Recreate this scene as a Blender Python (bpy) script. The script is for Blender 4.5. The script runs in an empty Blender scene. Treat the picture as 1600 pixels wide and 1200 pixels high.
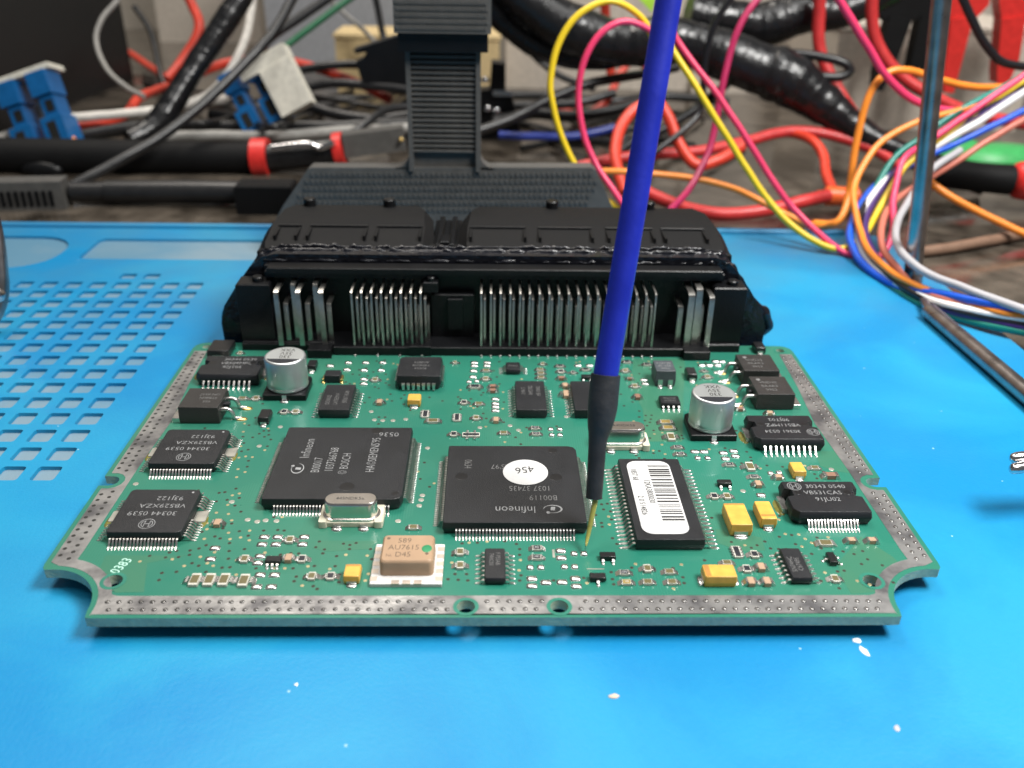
import bpy, math, random
from mathutils import Vector, Matrix, noise as mnoise
from mathutils.geometry import tessellate_polygon
R = math.radians
rnd = random.Random(7)
SC = bpy.context.scene
COL = SC.collection
S = 0.001          # everything below is written in millimetres
ZO = 8.0           # board top is z = 0 in mm; bench top is z = -8 -> world 0

# ------------------------------------------------------------------ camera
F, PIT, YAW, ROLL = 1383.3146, 0.4881, -0.0292, -0.0187
CAM = Vector((-1.7184, -115.3051, 106.4761))
cd = bpy.data.cameras.new('camera'); cam = bpy.data.objects.new('camera', cd); COL.objects.link(cam)
cd.sensor_width = 36; cd.lens = 36 * F / 1600; cd.clip_start = 0.005; cd.clip_end = 10
cam.location = (CAM.x * S, CAM.y * S, (CAM.z + ZO) * S)
cam.rotation_euler = (Matrix.Rotation(YAW, 3, 'Z') @ Matrix.Rotation(math.pi / 2 - PIT, 3, 'X') @ Matrix.Rotation(-ROLL, 3, 'Z')).to_euler()
cd.dof.use_dof = True; cd.dof.focus_distance = 0.188; cd.dof.aperture_fstop = 17
SC.camera = cam

# ------------------------------------------------------------------ light
W = bpy.data.worlds.new('World'); SC.world = W; W.use_nodes = True
W.node_tree.nodes['Background'].inputs[0].default_value = (0.92, 0.96, 1.0, 1)
W.node_tree.nodes['Background'].inputs[1].default_value = 0.13
def area(name, loc, target, size, size_y, power, col):
    l = bpy.data.lights.new(name, 'AREA'); l.shape = 'RECTANGLE'; l.size = size; l.size_y = size_y; l.energy = power; l.color = col
    o = bpy.data.objects.new(name, l); COL.objects.link(o); o.location = loc
    o.rotation_euler = (Vector(target) - Vector(loc)).to_track_quat('-Z', 'Y').to_euler()
    return o
area('bench_lamp', (0.25, 0.00, 0.44), (0.06, 0.02, 0), 0.22, 0.14, 4.3, (1.0, 0.985, 0.95))
area('ceiling_lamp', (0.10, -0.05, 1.3), (0, 0.05, 0), 1.0, 0.22, 5.5, (1.0, 0.99, 0.96))
area('room_lamp', (-0.3, 0.65, 1.3), (0, 0.45, 0.0), 0.8, 0.3, 12.0, (1.0, 0.93, 0.84))
SC.view_settings.view_transform = 'Standard'; SC.view_settings.look = 'None'; SC.view_settings.exposure = 0.0; SC.view_settings.gamma = 1.0

# ------------------------------------------------------------------ pixel geometry of the calibrated view
def ray(u, v):
    X, Y = u - 800, 600 - v
    c, s = math.cos(-ROLL), math.sin(-ROLL)
    X, Y = c * X - s * Y, s * X + c * Y
    x, up = X / F, Y / F
    c, s = math.cos(PIT), math.sin(PIT)
    y, z = c + s * up, -s + c * up
    c, s = math.cos(YAW), math.sin(YAW)
    return Vector((c * x - s * y, s * x + c * y, z))
def P(u, v, z=0.0):
    r = ray(u, v); return CAM + r * ((z - CAM.z) / r.z)
def RY(u, v, Y):
    r = ray(u, v); return CAM + r * ((Y - CAM.y) / r.y)

# ------------------------------------------------------------------ materials
MAT = {}
def mat(name, col, rough=0.5, metal=0.0, var=0.12, scale=300, bump=0.0, bscale=900, rvar=0.08, coat=0.0, spec=0.5, detail=3, col2=None, trans=0.0, bdist=.0004):
    m = bpy.data.materials.new(name); m.use_nodes = True; nt = m.node_tree; b = nt.nodes['Principled BSDF']
    tc = nt.nodes.new('ShaderNodeTexCoord'); n = nt.nodes.new('ShaderNodeTexNoise')
    n.inputs['Scale'].default_value = scale; n.inputs['Detail'].default_value = detail
    nt.links.new(tc.outputs['Object'], n.inputs['Vector'])
    rp = nt.nodes.new('ShaderNodeValToRGB')
    c2 = col2 or tuple(min(1, c * (1 + var)) for c in col); c1 = tuple(c * (1 - var) for c in col) if not col2 else col
    rp.color_ramp.elements[0].position = .3 if name != 'strip' else .40; rp.color_ramp.elements[0].color = (*c1, 1)
    rp.color_ramp.elements[1].position = .7 if name != 'strip' else .64; rp.color_ramp.elements[1].color = (*c2, 1)
    nt.links.new(n.outputs[0], rp.inputs[0]); nt.links.new(rp.outputs[0], b.inputs['Base Color'])
    b.inputs['Metallic'].default_value = metal
    mr = nt.nodes.new('ShaderNodeMapRange'); mr.inputs[3].default_value = max(.02, rough - rvar); mr.inputs[4].default_value = min(1, rough + rvar)
    nt.links.new(n.outputs[0], mr.inputs[0]); nt.links.new(mr.outputs[0], b.inputs['Roughness'])
    b.inputs['Coat Weight'].default_value = coat; b.inputs['Specular IOR Level'].default_value = spec
    b.inputs['Transmission Weight'].default_value = trans
    if bump:
        n2 = nt.nodes.new('ShaderNodeTexNoise'); n2.inputs['Scale'].default_value = bscale; n2.inputs['Detail'].default_value = 4
        nt.links.new(tc.outputs['Object'], n2.inputs['Vector'])
        bp = nt.nodes.new('ShaderNodeBump'); bp.inputs['Strength'].default_value = bump; bp.inputs['Distance'].default_value = bdist
        nt.links.new(n2.outputs[0], bp.inputs['Height']); nt.links.new(bp.outputs[0], b.inputs['Normal'])
    MAT[name] = m; return m
mat('chip', (.012, .013, .0155), .38, bump=.25, bscale=5000, rvar=.08, var=.16, spec=.42, scale=140)
mat('chip_gloss', (.012, .012, .013), .3, bump=.1, bscale=4000)
mat('chip_rough', (.020, .018, .017), .5, bump=.35, bscale=5000)
mat('dimple', (.010, .010, .011), .3)
mat('print', (.27, .275, .28), .6, var=.15)
mat('print_dim', (.16, .16, .16), .6, var=.2)
mat('ink', (.012, .012, .012), .6)
mat('pencil', (.13, .09, .06), .7)
mat('tin', (.68, .67, .65), .32, 1.0, var=.12, scale=900, rvar=.12)
mat('solder', (.66, .65, .63), .30, 1.0, var=.1, scale=1200, bump=.15, bscale=1500)
mat('gold', (.80, .58, .22), .3, 1.0, var=.2, scale=900)
mat('pin', (.50, .49, .46), .33, 1.0, var=.2, scale=400)
mat('can', (.62, .65, .66), .42, .9, var=.05, scale=80, bump=.06, bscale=3000)
mat('can_top', (.58, .58, .60), .38, .8, var=.06)
mat('crystal', (.74, .70, .66), .24, 1.0, var=.06, scale=200)
mat('crystal_base', (.55, .52, .41), .55)
mat('ceramic', (.56, .54, .48), .5)
mat('film_olive', (.13, .11, .05), .35)
mat('film_black', (.02, .022, .028), .35)
mat('film_gold', (.28, .20, .06), .35)
mat('cap_tan', (.40, .27, .18), .45)
mat('cap_brown', (.24, .13, .09), .45)
mat('tantalum', (.66, .37, .065), .42, var=.12, scale=500, bump=.08, bscale=3000)
mat('tantalum_band', (.42, .20, .045), .45)
mat('sensor_tan', (.36, .235, .145), .5, var=.08, scale=200)
mat('sensor_base', (.60, .59, .58), .45, var=.03)
mat('sensor_pad', (.55, .47, .40), .4, .5)
mat('green_dot', (.02, .22, .09), .5)
mat('sticker', (.56, .56, .56), .5, var=.02)
mat('inductor', (.055, .065, .075), .5, bump=.2, bscale=5000)
mat('black_plastic', (.005, .0053, .0062), .36, bump=.2, bscale=2000, spec=.3, rvar=.1, scale=120)
mat('black_satin', (.006, .006, .0065), .62, bump=.4, bscale=2500, spec=.18, rvar=.12, scale=90)
mat('sealant', (.007, .0075, .011), .22, bump=.7, bscale=300, rvar=.1, bdist=.0008)
mat('via', (.05, .035, .015), .5, .3)
mat('via_ring', (.45, .38, .22), .4, .6)
mat('test_pad', (.46, .45, .40), .4, .7)
mat('silk', (.45, .72, .62), .6)
mat('flux', (.14, .13, .03), .15, var=.3, scale=700)
mat('edge', (.34, .43, .33), .6, var=.15, scale=600, bump=.3, bscale=1500)
mat('mask_ring', (.018, .165, .115), .4)
mat('strip', (.50, .495, .49), .36, .8, col2=(.16, .158, .165), scale=150, rvar=.16, detail=6, bump=.12, bscale=900)
mat('bump_tin', (.17, .165, .16), .28, .95, var=.2, scale=700)
mat('hole', (.012, .012, .010), .6)
mat('probe_blue', (.009, .020, .34), .40, var=.12, scale=120, bump=.12, bscale=900, rvar=.12)
mat('shrink', (.012, .012, .014), .55, col2=(.03, .03, .033), scale=160, bump=.3, bscale=900)
mat('needle', (.42, .40, .10), .3, .3)
mat('chrome', (.66, .64, .64), .2, 1.0, var=.08, scale=150)
mat('dark_chrome', (.40, .36, .345), .30, 1.0, var=.2, scale=200)
mat('grip', (.080, .077, .072), .6, bump=.3, bscale=1500)
mat('tape', (.009, .009, .010), .27, bump=.9, bscale=170, rvar=.14, bdist=.0009, scale=60)
mat('cable_black', (.014, .014, .015), .35, bump=.1, bscale=200)
mat('cable_grey', (.30, .29, .27), .5)
mat('cable_brown', (.20, .12, .08), .5)
mat('cable_white', (.74, .70, .64), .45)
mat('cable_red', (.55, .035, .035), .4)
mat('cable_orange_red', (.68, .055, .028), .4)
for n, c in dict(yellow=(.80, .56, .02), pink=(.78, .045, .14), magenta=(.42, .02, .09), orange=(.85, .26, .03), teal=(.005, .20, .16), blue=(.01, .10, .62), purple=(.055, .02, .14), white=(.80, .78, .77), grey=(.42, .41, .43), black=(.01, .01, .012), salmon=(.55, .17, .12), green=(.01, .12, .05), navy=(.02, .04, .25)).items():
    mat('wire_' + n, c, .35, var=.05, scale=60)
mat('blue_plastic', (.006, .115, .33), .35)
mat('white_plastic', (.68, .65, .56), .5)
mat('red_plastic', (.66, .03, .025), .38)
mat('orange_plastic', (.85, .14, .03), .4)
mat('beige_foam', (.66, .50, .26), .8)
mat('box_grey', (.36, .37, .39), .6)
mat('box_cream', (.62, .55, .47), .55)
mat('box_black', (.013, .013, .013), .5, bump=.2, bscale=800)
mat('wall_cream', (.52, .47, .40), .7)
mat('lime', (.42, .75, .06), .5)
mat('bag_green', (.06, .42, .12), .4)
mat('crumb', (.62, .46, .36), .7)
mat('flake', (.85, .86, .88), .5)

def nodes_of(m):
    nt = m.node_tree; return nt, nt.nodes, nt.links
# bench: dark polished stone with fine flecks
m = mat('bench', (.022, .018, .014), .13, col2=(.120, .100, .080), scale=70, rvar=.08, detail=10, bump=.10, bscale=50)
# pcb: solder mask with buried traces
m = mat('pcb', (.006, .150, .100), .30, coat=.25, rvar=.05)
nt, nd, lk = nodes_of(m); b = nd['Principled BSDF']
tc = nd.new('ShaderNodeTexCoord'); vo = nd.new('ShaderNodeTexVoronoi'); vo.distance = 'CHEBYCHEV'; vo.inputs['Scale'].default_value = 95
lk.new(tc.outputs['Object'], vo.inputs['Vector'])
sp = nd.new('ShaderNodeSeparateXYZ'); lk.new(tc.outputs['Object'], sp.inputs[0])
sc_ = nd.new('ShaderNodeSeparateColor'); lk.new(vo.outputs['Color'], sc_.inputs[0])
def mth(op, a, bb=None, c=None):
    n = nd.new('ShaderNodeMath'); n.operation = op
    for i, x in enumerate((a, bb, c)):
        if x is None: continue
        if isinstance(x, (int, float)): n.inputs[i].default_value = x
        else: lk.new(x, n.inputs[i])
    return n.outputs[0]
selx = mth('GREATER_THAN', sc_.outputs[0], .5)
coord = mth('ADD', mth('MULTIPLY', sp.outputs[0], selx), mth('MULTIPLY', sp.outputs[1], mth('SUBTRACT', 1.0, selx)))
stripe = mth('GREATER_THAN', mth('SINE', mth('MULTIPLY', coord, 2 * math.pi / .00052)), .15)
on = mth('GREATER_THAN', sc_.outputs[1], .45)
trace = mth('MULTIPLY', stripe, on)
nz = nd.new('ShaderNodeTexNoise'); nz.inputs['Scale'].default_value = 26; nz.inputs['Detail'].default_value = 2; lk.new(tc.outputs['Object'], nz.inputs['Vector'])
rp = nd.new('ShaderNodeValToRGB'); rp.color_ramp.elements[0].position = .42; rp.color_ramp.elements[0].color = (.016, .158, .110, 1)
rp.color_ramp.elements[1].position = .66; rp.color_ramp.elements[1].color = (.034, .166, .108, 1); lk.new(nz.outputs[0], rp.inputs[0])
mx = nd.new('ShaderNodeMix'); mx.data_type = 'RGBA'; lk.new(mth('MULTIPLY', trace, .34), mx.inputs[0]); lk.new(rp.outputs[0], mx.inputs[6]); mx.inputs[7].default_value = (.040, .205, .142, 1)
lk.new(mx.outputs[2], b.inputs['Base Color'])
bp = nd.new('ShaderNodeBump'); bp.inputs['Strength'].default_value = .12; bp.inputs['Distance'].default_value = .00004; lk.new(trace, bp.inputs['Height']); lk.new(bp.outputs[0], b.inputs['Normal'])
mat('pour', (.048, .165, .098), .32, col2=(.030, .158, .100), scale=60, coat=.2)
# silicone mat: saturated blue, dust film in soft patches, lint specks
def blue_mat(name, base, dust, amount, grime=False):
    m = mat(name, base, .40, rvar=.14, scale=14, spec=.34, bump=.22, bscale=1600, bdist=.0002, detail=8)
    nt, nd, lk = nodes_of(m); b = nd['Principled BSDF']
    tc = nd.new('ShaderNodeTexCoord')
    n1 = nd.new('ShaderNodeTexNoise'); n1.inputs['Scale'].default_value = 17; n1.inputs['Detail'].default_value = 5; n1.inputs['Distortion'].default_value = .8
    n2 = nd.new('ShaderNodeTexNoise'); n2.inputs['Scale'].default_value = 900; n2.inputs['Detail'].default_value = 5
    vv = nd.new('ShaderNodeTexVoronoi'); vv.voronoi_dimensions = '2D'; vv.inputs['Scale'].default_value = 95
    for n in (n1, n2, vv): lk.new(tc.outputs['Object'], n.inputs['Vector'])
    rp = nd.new('ShaderNodeValToRGB'); rp.color_ramp.elements[0].position = .43; rp.color_ramp.elements[0].color = (0, 0, 0, 1)
    rp.color_ramp.elements[1].position = .62; rp.color_ramp.elements[1].color = (1, 1, 1, 1); lk.new(n1.outputs[0], rp.inputs[0])
    a = nd.new('ShaderNodeMath'); a.operation = 'MULTIPLY'; lk.new(rp.outputs[0], a.inputs[0]); a.inputs[1].default_value = amount
    a2 = nd.new('ShaderNodeMath'); a2.operation = 'MULTIPLY_ADD'; lk.new(n2.outputs[0], a2.inputs[0]); a2.inputs[1].default_value = amount * .35; lk.new(a.outputs[0], a2.inputs[2])
    mx = nd.new('ShaderNodeMix'); mx.data_type = 'RGBA'; lk.new(a2.outputs[0], mx.inputs[0]); mx.inputs[6].default_value = (*base, 1); mx.inputs[7].default_value = (*dust, 1)
    # lint
    l = nd.new('ShaderNodeMath'); l.operation = 'LESS_THAN'; lk.new(vv.outputs['Distance'], l.inputs[0])
    sc = nd.new('ShaderNodeSeparateColor'); lk.new(vv.outputs['Color'], sc.inputs[0])
    sz = nd.new('ShaderNodeMath'); sz.operation = 'MULTIPLY'; lk.new(sc.outputs[1], sz.inputs[0]); sz.inputs[1].default_value = .026; lk.new(sz.outputs[0], l.inputs[1])
    g = nd.new('ShaderNodeMath'); g.operation = 'GREATER_THAN'; lk.new(sc.outputs[0], g.inputs[0]); g.inputs[1].default_value = .78
    lg = nd.new('ShaderNodeMath'); lg.operation = 'MULTIPLY'; lk.new(l.outputs[0], lg.inputs[0]); lk.new(g.outputs[0], lg.inputs[1])
    m2 = nd.new('ShaderNodeMix'); m2.data_type = 'RGBA'; lk.new(lg.outputs[0], m2.inputs[0]); lk.new(mx.outputs[2], m2.inputs[6]); m2.inputs[7].default_value = (.30, .50, .62, 1)
    fin = m2.outputs[2]
    if grime:   # grey handling grime, heaviest on the unused back strip of the mat
        sx = nd.new('ShaderNodeSeparateXYZ'); lk.new(tc.outputs['Object'], sx.inputs[0])
        mr = nd.new('ShaderNodeMapRange'); mr.interpolation_type = 'SMOOTHSTEP'; lk.new(sx.outputs[1], mr.inputs[0]); mr.inputs[1].default_value = .09; mr.inputs[2].default_value = .20; mr.inputs[3].default_value = .10; mr.inputs[4].default_value = .75
        n3 = nd.new('ShaderNodeTexNoise'); n3.inputs['Scale'].default_value = 22; n3.inputs['Detail'].default_value = 6; lk.new(tc.outputs['Object'], n3.inputs['Vector'])
        r3 = nd.new('ShaderNodeMapRange'); lk.new(n3.outputs[0], r3.inputs[0]); r3.inputs[1].default_value = .35; r3.inputs[2].default_value = .7
        g3 = nd.new('ShaderNodeMath'); g3.operation = 'MULTIPLY'; lk.new(mr.outputs[0], g3.inputs[0]); lk.new(r3.outputs[0], g3.inputs[1])
        m3 = nd.new('ShaderNodeMix'); m3.data_type = 'RGBA'; lk.new(g3.outputs[0], m3.inputs[0]); lk.new(fin, m3.inputs[6]); m3.inputs[7].default_value = (.062, .190, .285, 1); fin = m3.outputs[2]
    lk.new(fin, b.inputs['Base Color'])
    return m
blue_mat('mat_blue', (.0006, .190, .440), (.012, .265, .480), .8, True)
blue_mat('mat_floor', (.085, .215, .325), (.18, .27, .335), .9)

# ------------------------------------------------------------------ mesh builder (mm)
def rrect(w, d, r, z=0, n=3, cx=0, cy=0, ch=None):
    """rounded rectangle ring, counter-clockwise; ch = per-corner radius override (fr-left, fr-right, bk-right, bk-left)"""
    out = []
    rs = ch or (r, r, r, r)
    for (sx, sy, a0), rr in zip(((-1, -1, 180), (1, -1, 270), (1, 1, 0), (-1, 1, 90)), rs):
        for i in range(n + 1):
            a = R(a0 + 90 * i / n)
            out.append((cx + sx * (w / 2 - rr) + rr * math.cos(a), cy + sy * (d / 2 - rr) + rr * math.sin(a), z))
    return out
def circ(r, z=0, n=24, cx=0, cy=0, ry=None):
    return [(cx + r * math.cos(2 * math.pi * i / n), cy + (ry or r) * math.sin(2 * math.pi * i / n), z) for i in range(n)]
def catmull(pts, k=6):
    p = [tuple(q) for q in pts]; p = [p[0]] + p + [p[-1]]; out = []
    for i in range(1, len(p) - 2):
        a, b, c, d = p[i - 1:i + 3]
        for j in range(k):
            t = j / k
            out.append(tuple(.5 * (2 * b[q] + (c[q] - a[q]) * t + (2 * a[q] - 5 * b[q] + 4 * c[q] - d[q]) * t * t + (-a[q] + 3 * b[q] - 3 * c[q] + d[q]) * t ** 3) for q in range(len(b))))
    out.append(p[-2]); return out
class MB:
    def __init__(s): s.v = []; s.f = []; s.m = []
    def add(s, vs, fs, mi=0):
        o = len(s.v); s.v += [tuple(x) for x in vs]
        for f in fs: s.f.append(tuple(i + o for i in f)); s.m.append(mi)
    def loft(s, rings, mi=0, cap0=True, cap1=True, capmi=None):
        n = len(rings[0]); vs = [p for r in rings for p in r]; fs = []
        for k in range(len(rings) - 1):
            for i in range(n):
                j = (i + 1) % n; fs.append((k * n + i, k * n + j, (k + 1) * n + j, (k + 1) * n + i))
        if cap0: fs.append(tuple(reversed(range(n))))
        s.add(vs, fs, mi)
        if cap1: s.add(rings[-1], [tuple(range(n))], mi if capmi is None else capmi)
        return s
    def box(s, x0, x1, y0, y1, z0, z1, mi=0, bev=0.0, capmi=None):
        q = lambda i, z: [(x0 + i, y0 + i, z), (x1 - i, y0 + i, z), (x1 - i, y1 - i, z), (x0 + i, y1 - i, z)]
        rs = [q(0, z0), q(0, z1)] if not bev else [q(0, z0), q(0, z1 - bev), q(bev, z1)]
        return s.loft(rs, mi, capmi=capmi)
    def prism(s, poly, z0, z1, mi=0, holes=(), side=None, axis='z'):
        loops = [list(poly)] + [list(h) for h in holes]
        tri = tessellate_polygon([[Vector((x, y, 0)) for x, y in l] for l in loops])
        flat = [p for l in loops for p in l]; N = len(flat)
        mp = {'z': lambda x, y, z: (x, y, z), 'y': lambda x, y, z: (x, z, y), 'x': lambda x, y, z: (z, x, y)}[axis]
        ft, fb = [], []
        for t in tri:
            (ax, ay), (bx, by), (cx, cy) = (flat[i] for i in t)
            if (bx - ax) * (cy - ay) - (by - ay) * (cx - ax) < 0: t = tuple(reversed(t))
            if axis == 'y': t = tuple(reversed(t))
            ft.append(tuple(t)); fb.append(tuple(reversed(t)))
        s.add([mp(x, y, z1) for x, y in flat], ft, mi); s.add([mp(x, y, z0) for x, y in flat], fb, mi)
        for li, l in enumerate(loops):
            ar = sum(l[i][0] * l[(i + 1) % len(l)][1] - l[(i + 1) % len(l)][0] * l[i][1] for i in range(len(l)))
            ccw = (ar > 0) == (li == 0)
            if axis == 'y': ccw = not ccw
            n = len(l); vs = [mp(x, y, z0) for x, y in l] + [mp(x, y, z1) for x, y in l]
            fs = [(i, (i + 1) % n, n + (i + 1) % n, n + i) for i in range(n)]
            if not ccw: fs = [tuple(reversed(f)) for f in fs]
            s.add(vs, fs, mi if side is None else side)
        return s
    def lathe(s, prof, n=32, mi=0, cx=0, cy=0, cap0=True, cap1=True):
        return s.loft([circ(r, z, n, cx, cy) for r, z in prof], mi, cap0, cap1)
    def tube(s, pts, rad, n=10, mi=0, k=6, smooth=True, sq=None):
        if callable(rad) or isinstance(rad, (list, tuple)):
            pr = [tuple(p) + (r,) for p, r in zip(pts, rad)]
        else: pr = [tuple(p) + (rad,) for p in pts]
        c = catmull(pr, k) if smooth else pr
        rings = []; up = None
        for i, p in enumerate(c):
            a = Vector(c[max(0, i - 1)][:3]); b = Vector(c[min(len(c) - 1, i + 1)][:3]); t = (b - a).normalized()
            if up is None:
                up = Vector((0, 0, 1)) if abs(t.z) < .9 else Vector((0, 1, 0))
            x = t.cross(up)
            if x.length < 1e-6: x = t.cross(Vector((1, .3, .2)))
            x.normalize(); up = x.cross(t).normalized(); o = Vector(p[:3])
            if sq: # flat strip: half width, half thickness
                rings.append([tuple(o + x * sx * sq[0] + up * sy * sq[1]) for sx, sy in ((-1, -1), (1, -1), (1, 1), (-1, 1))][::-1])
            else:
                rings.append([tuple(o + x * (math.cos(2 * math.pi * j / n) * p[3]) + up * (math.sin(2 * math.pi * j / n) * p[3])) for j in range(n)][::-1])
        return s.loft(rings, mi)
    def dome(s, w, d, h, cx=0, cy=0, z=0, mi=0, n=12, skew=0):
        rings = [circ(w / 2 * a, z + h * b, n, cx, cy - skew * b, d / 2 * a) for a, b in ((1, 0), (.93, .45), (.7, .83), (.3, 1))]
        return s.loft(rings, mi, cap0=False)
ORI = {}
MESHES = {}
def mesh_of(mb, name, mats, ang=35):
    me = bpy.data.meshes.new(name)
    me.from_pydata([(x * S, y * S, z * S) for x, y, z in mb.v], [], mb.f)
    for k in mats: me.materials.append(MAT[k])
    me.polygons.foreach_set('material_index', mb.m)
    me.polygons.foreach_set('use_smooth', [True] * len(mb.f)); me.update(); me.validate()
    if ang < 180: me.set_sharp_from_angle(angle=R(ang))
    return me
def place(o, loc, parent, rz=0):
    ORI[o.name] = Vector(loc); COL.objects.link(o)
    if parent is not None:
        o.parent = parent; base = ORI[parent.name]; d = Vector(loc) - base
        o.location = d * S
    else: o.location = (loc[0] * S, loc[1] * S, (loc[2] + ZO) * S)
    o.rotation_euler = (0, 0, rz); return o
def obj(name, mb, mats, parent=None, loc=(0, 0, 0), rz=0, ang=35, key=None, **props):
    if isinstance(mats, str): mats = (mats,)
    if key and key in MESHES: me = MESHES[key]
    else:
        if callable(mb): mb = mb()
        me = mesh_of(mb, name, mats, ang)
        if key: MESHES[key] = me
    o = place(bpy.data.objects.new(name, me), loc, parent, rz)
    for k, v in props.items(): o[k] = v
    return o
def thing(name, label, cat, loc=(0, 0, 0), group=None):
    o = place(bpy.data.objects.new(name, None), loc, None); o.empty_display_size = .005
    o['label'] = label; o['category'] = cat
    if group: o['group'] = group
    return o
TEXTS = []
def text(s, size, parent, loc, rz=0, m='print', sx=1.0, name='marking', align='CENTER', shear=0):
    TEXTS.append((s, size, parent, loc, rz, m, sx, name, align, shear))

# ================================================================== setting
b = MB(); b.box(-1500, 1500, -500, 1600, -40, -8, 0)
o = obj('bench_top', b, 'bench'); o['kind'] = 'structure'
b = MB(); b.box(-1500, 1500, 900, 940, -8, 700, 0)
o = obj('wall', b, 'wall_cream'); o['kind'] = 'structure'

# ================================================================== silicone mat
MZ = -4.8
mat_o = thing('silicone_mat', 'bright blue silicone repair mat with square pockets under the circuit board', 'mat', (0, 0, -8))
outer = [(x, y) for x, y, z in rrect(475, 365, 14, n=6, cx=-81.5, cy=43.5)]
holes = []
def rh(cx, cy, w, d, r=.7, n=2): return [(x, y) for x, y, z in rrect(w, d, r, n=n, cx=cx, cy=cy)]
for row in range(15):
    for colm in range(13):
        y = 165.6 - 8.0 * row - 2.75; x = -97.6 - 8.0 * colm - 2.65 + row * .03
        holes.append(rh(x, y, 5.3, 5.5))
for x in (-117, -125): holes.append(rh(x, 171.2, 5.3, 4.6))
holes.append(rh(-60, 199.0, 178, 22, 2.5, 3))                   # long tray along the back
holes.append([(x, y) for x, y, z in rrect(72, 34, 15, n=6, cx=-193, cy=195)])
b = MB(); b.prism(outer, -8, MZ, 0, holes=holes)
mo = obj('mat_sheet', b, 'mat_blue', mat_o, ang=30)
b = MB(); b.box(-300, 140, 40, 216, -7.6, -5.75)
obj('pocket_floor', b, 'mat_floor', mat_o, ang=30, label='dusty grey blue floor of the mat pockets')
b = MB()
b.tube([(-318, 224, MZ + .3), (-100, 224, MZ + .3), (0, 224, MZ + .3), (140, 224, MZ + .3)], 1.5, 12, smooth=False)
obj('lip', b, 'mat_blue', mat_o)

# ================================================================== circuit board
BT = -1.9
bd = thing('circuit_board', 'green engine control circuit board with chips, silver border and black pin connector', 'circuit board', (0, 0, BT))
def arc(cx, cy, r, a0, a1, n): return [(cx + r * math.cos(R(a0 + (a1 - a0) * i / n)), cy + r * math.sin(R(a0 + (a1 - a0) * i / n))) for i in range(n + 1)]
BW = 82.9
right = arc(80.8, 2, 10.5, 190, 82, 14) + [(BW - .2, 13.0), (BW, 14)] + [(BW, 39.2)] + arc(81.0, 40.9, 1.7, 270, 90, 8) + [(BW, 42.7)] + [(BW, 105.4), (BW - .4, 107), (BW - 1.4, 108.2), (BW - 3, 108.8)]
left = [(-x, y) for x, y in reversed(right)]
poly = [(-69.0, -.15), (69.0, -.15), (70.0, .0)] + right[1:] + left[:-1] + [(-70, 0)]
def hole(x, y, r, n=16): return [(x + r * math.cos(-2 * math.pi * i / n), y + r * math.sin(-2 * math.pi * i / n)) for i in range(n)]
HOLES = [(-5.56, 2.54, 1.6), (10.7, 2.51, 1.6), (-68.7, 9.3, 1.65), (68.3, 9.15, 1.65), (79.4, 105.6, 1.2), (-79.3, 106, 1.2)]
b = MB(); b.prism(poly, BT, 0, 0, holes=[hole(*h) for h in HOLES], side=1)
sub = obj('substrate', b, ('pcb', 'edge'), bd, ang=40, label='green solder mask board with pale glass fibre edge')
def brd(name, mb, mats, loc, rz=0, key=None, parent=None, ang=35, **k):
    return obj(name, mb, mats, parent or bd, loc, rz, ang, key, **k)
# tin plated border
SX = 77.3
inn_r = [(69.5, 5.35), (71, 5.8), (72.5, 8.0)]
stR = arc(80.8, 2, 11.5, 188, 94, 12) + [(81.9, 14.5), (81.9, 38.0)] + arc(81.0, 40.9, 2.9, 285, 75, 8) + [(81.9, 44), (81.9, 103.4), (SX + 1.2, 103.4), (SX + .4, 84), (76.2, 66), (77.0, 46), (SX, 18)] + arc(80.8, 2, 13.7, 104, 164, 10) + [(66.5, 5.35)]
stL = [(-x, y) for x, y in reversed(stR)]
b = MB(); b.prism([(-69.2, .75), (69.2, .75)] + stR + stL, .0, .05, 0, holes=[hole(x, y, r + .5, 20) for x, y, r in HOLES if y < 5])
brd('tinned_border', b, 'strip', (0, 0, .004), label='grey tinned border strip around the board edge')
for x, y, r in HOLES:
    b = MB(); rr = r + .65
    b.prism([(x + rr * math.cos(2 * math.pi * i / 24), y + rr * math.sin(2 * math.pi * i / 24)) for i in range(24)], .058, .07, 0, holes=[hole(x, y, r, 16)])
    brd('mask_ring', b, 'mask_ring', (0, 0, 0))
b = MB()
for k, y in enumerate((3.8, 1.85)):
    for i in range(72):
        x = -67.6 + 1.93 * i + (.9 if k else 0)
        if x > 68 or min(abs(x + 5.56), abs(x - 10.7)) < 2.9: continue
        b.dome(.92, .85, .22, x + rnd.uniform(-.05, .05), y + rnd.uniform(-.04, .04), .05, 0, 9)
for k, x in enumerate((79.2, 81.1)):
    for i in range(46):
        y = 15.5 + 1.95 * i + (.95 if k else 0)
        if 37.6 < y < 44.4 or y > 103: continue
        b.dome(.85, .85, .2, x - (1.3 if (y > 70) and 0 else 0), y, .05, 0, 9)
brd('solder_bumps', b, 'bump_tin', (0, 0, 0), kind='stuff')
b = MB()
for k, x in enumerate((-81.05, -79.1)):
    for i in range(46):
        y = 15.5 + 1.95 * i + (.0 if k else .95)
        if 37.6 < y < 44.4 or y > 103: continue
        b.loft([circ(.42, .06, 8, x, y), circ(.36, .075, 8, x, y)], cap0=False)
brd('border_vias', b, 'hole', (0, 0, 0), kind='stuff')
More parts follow.
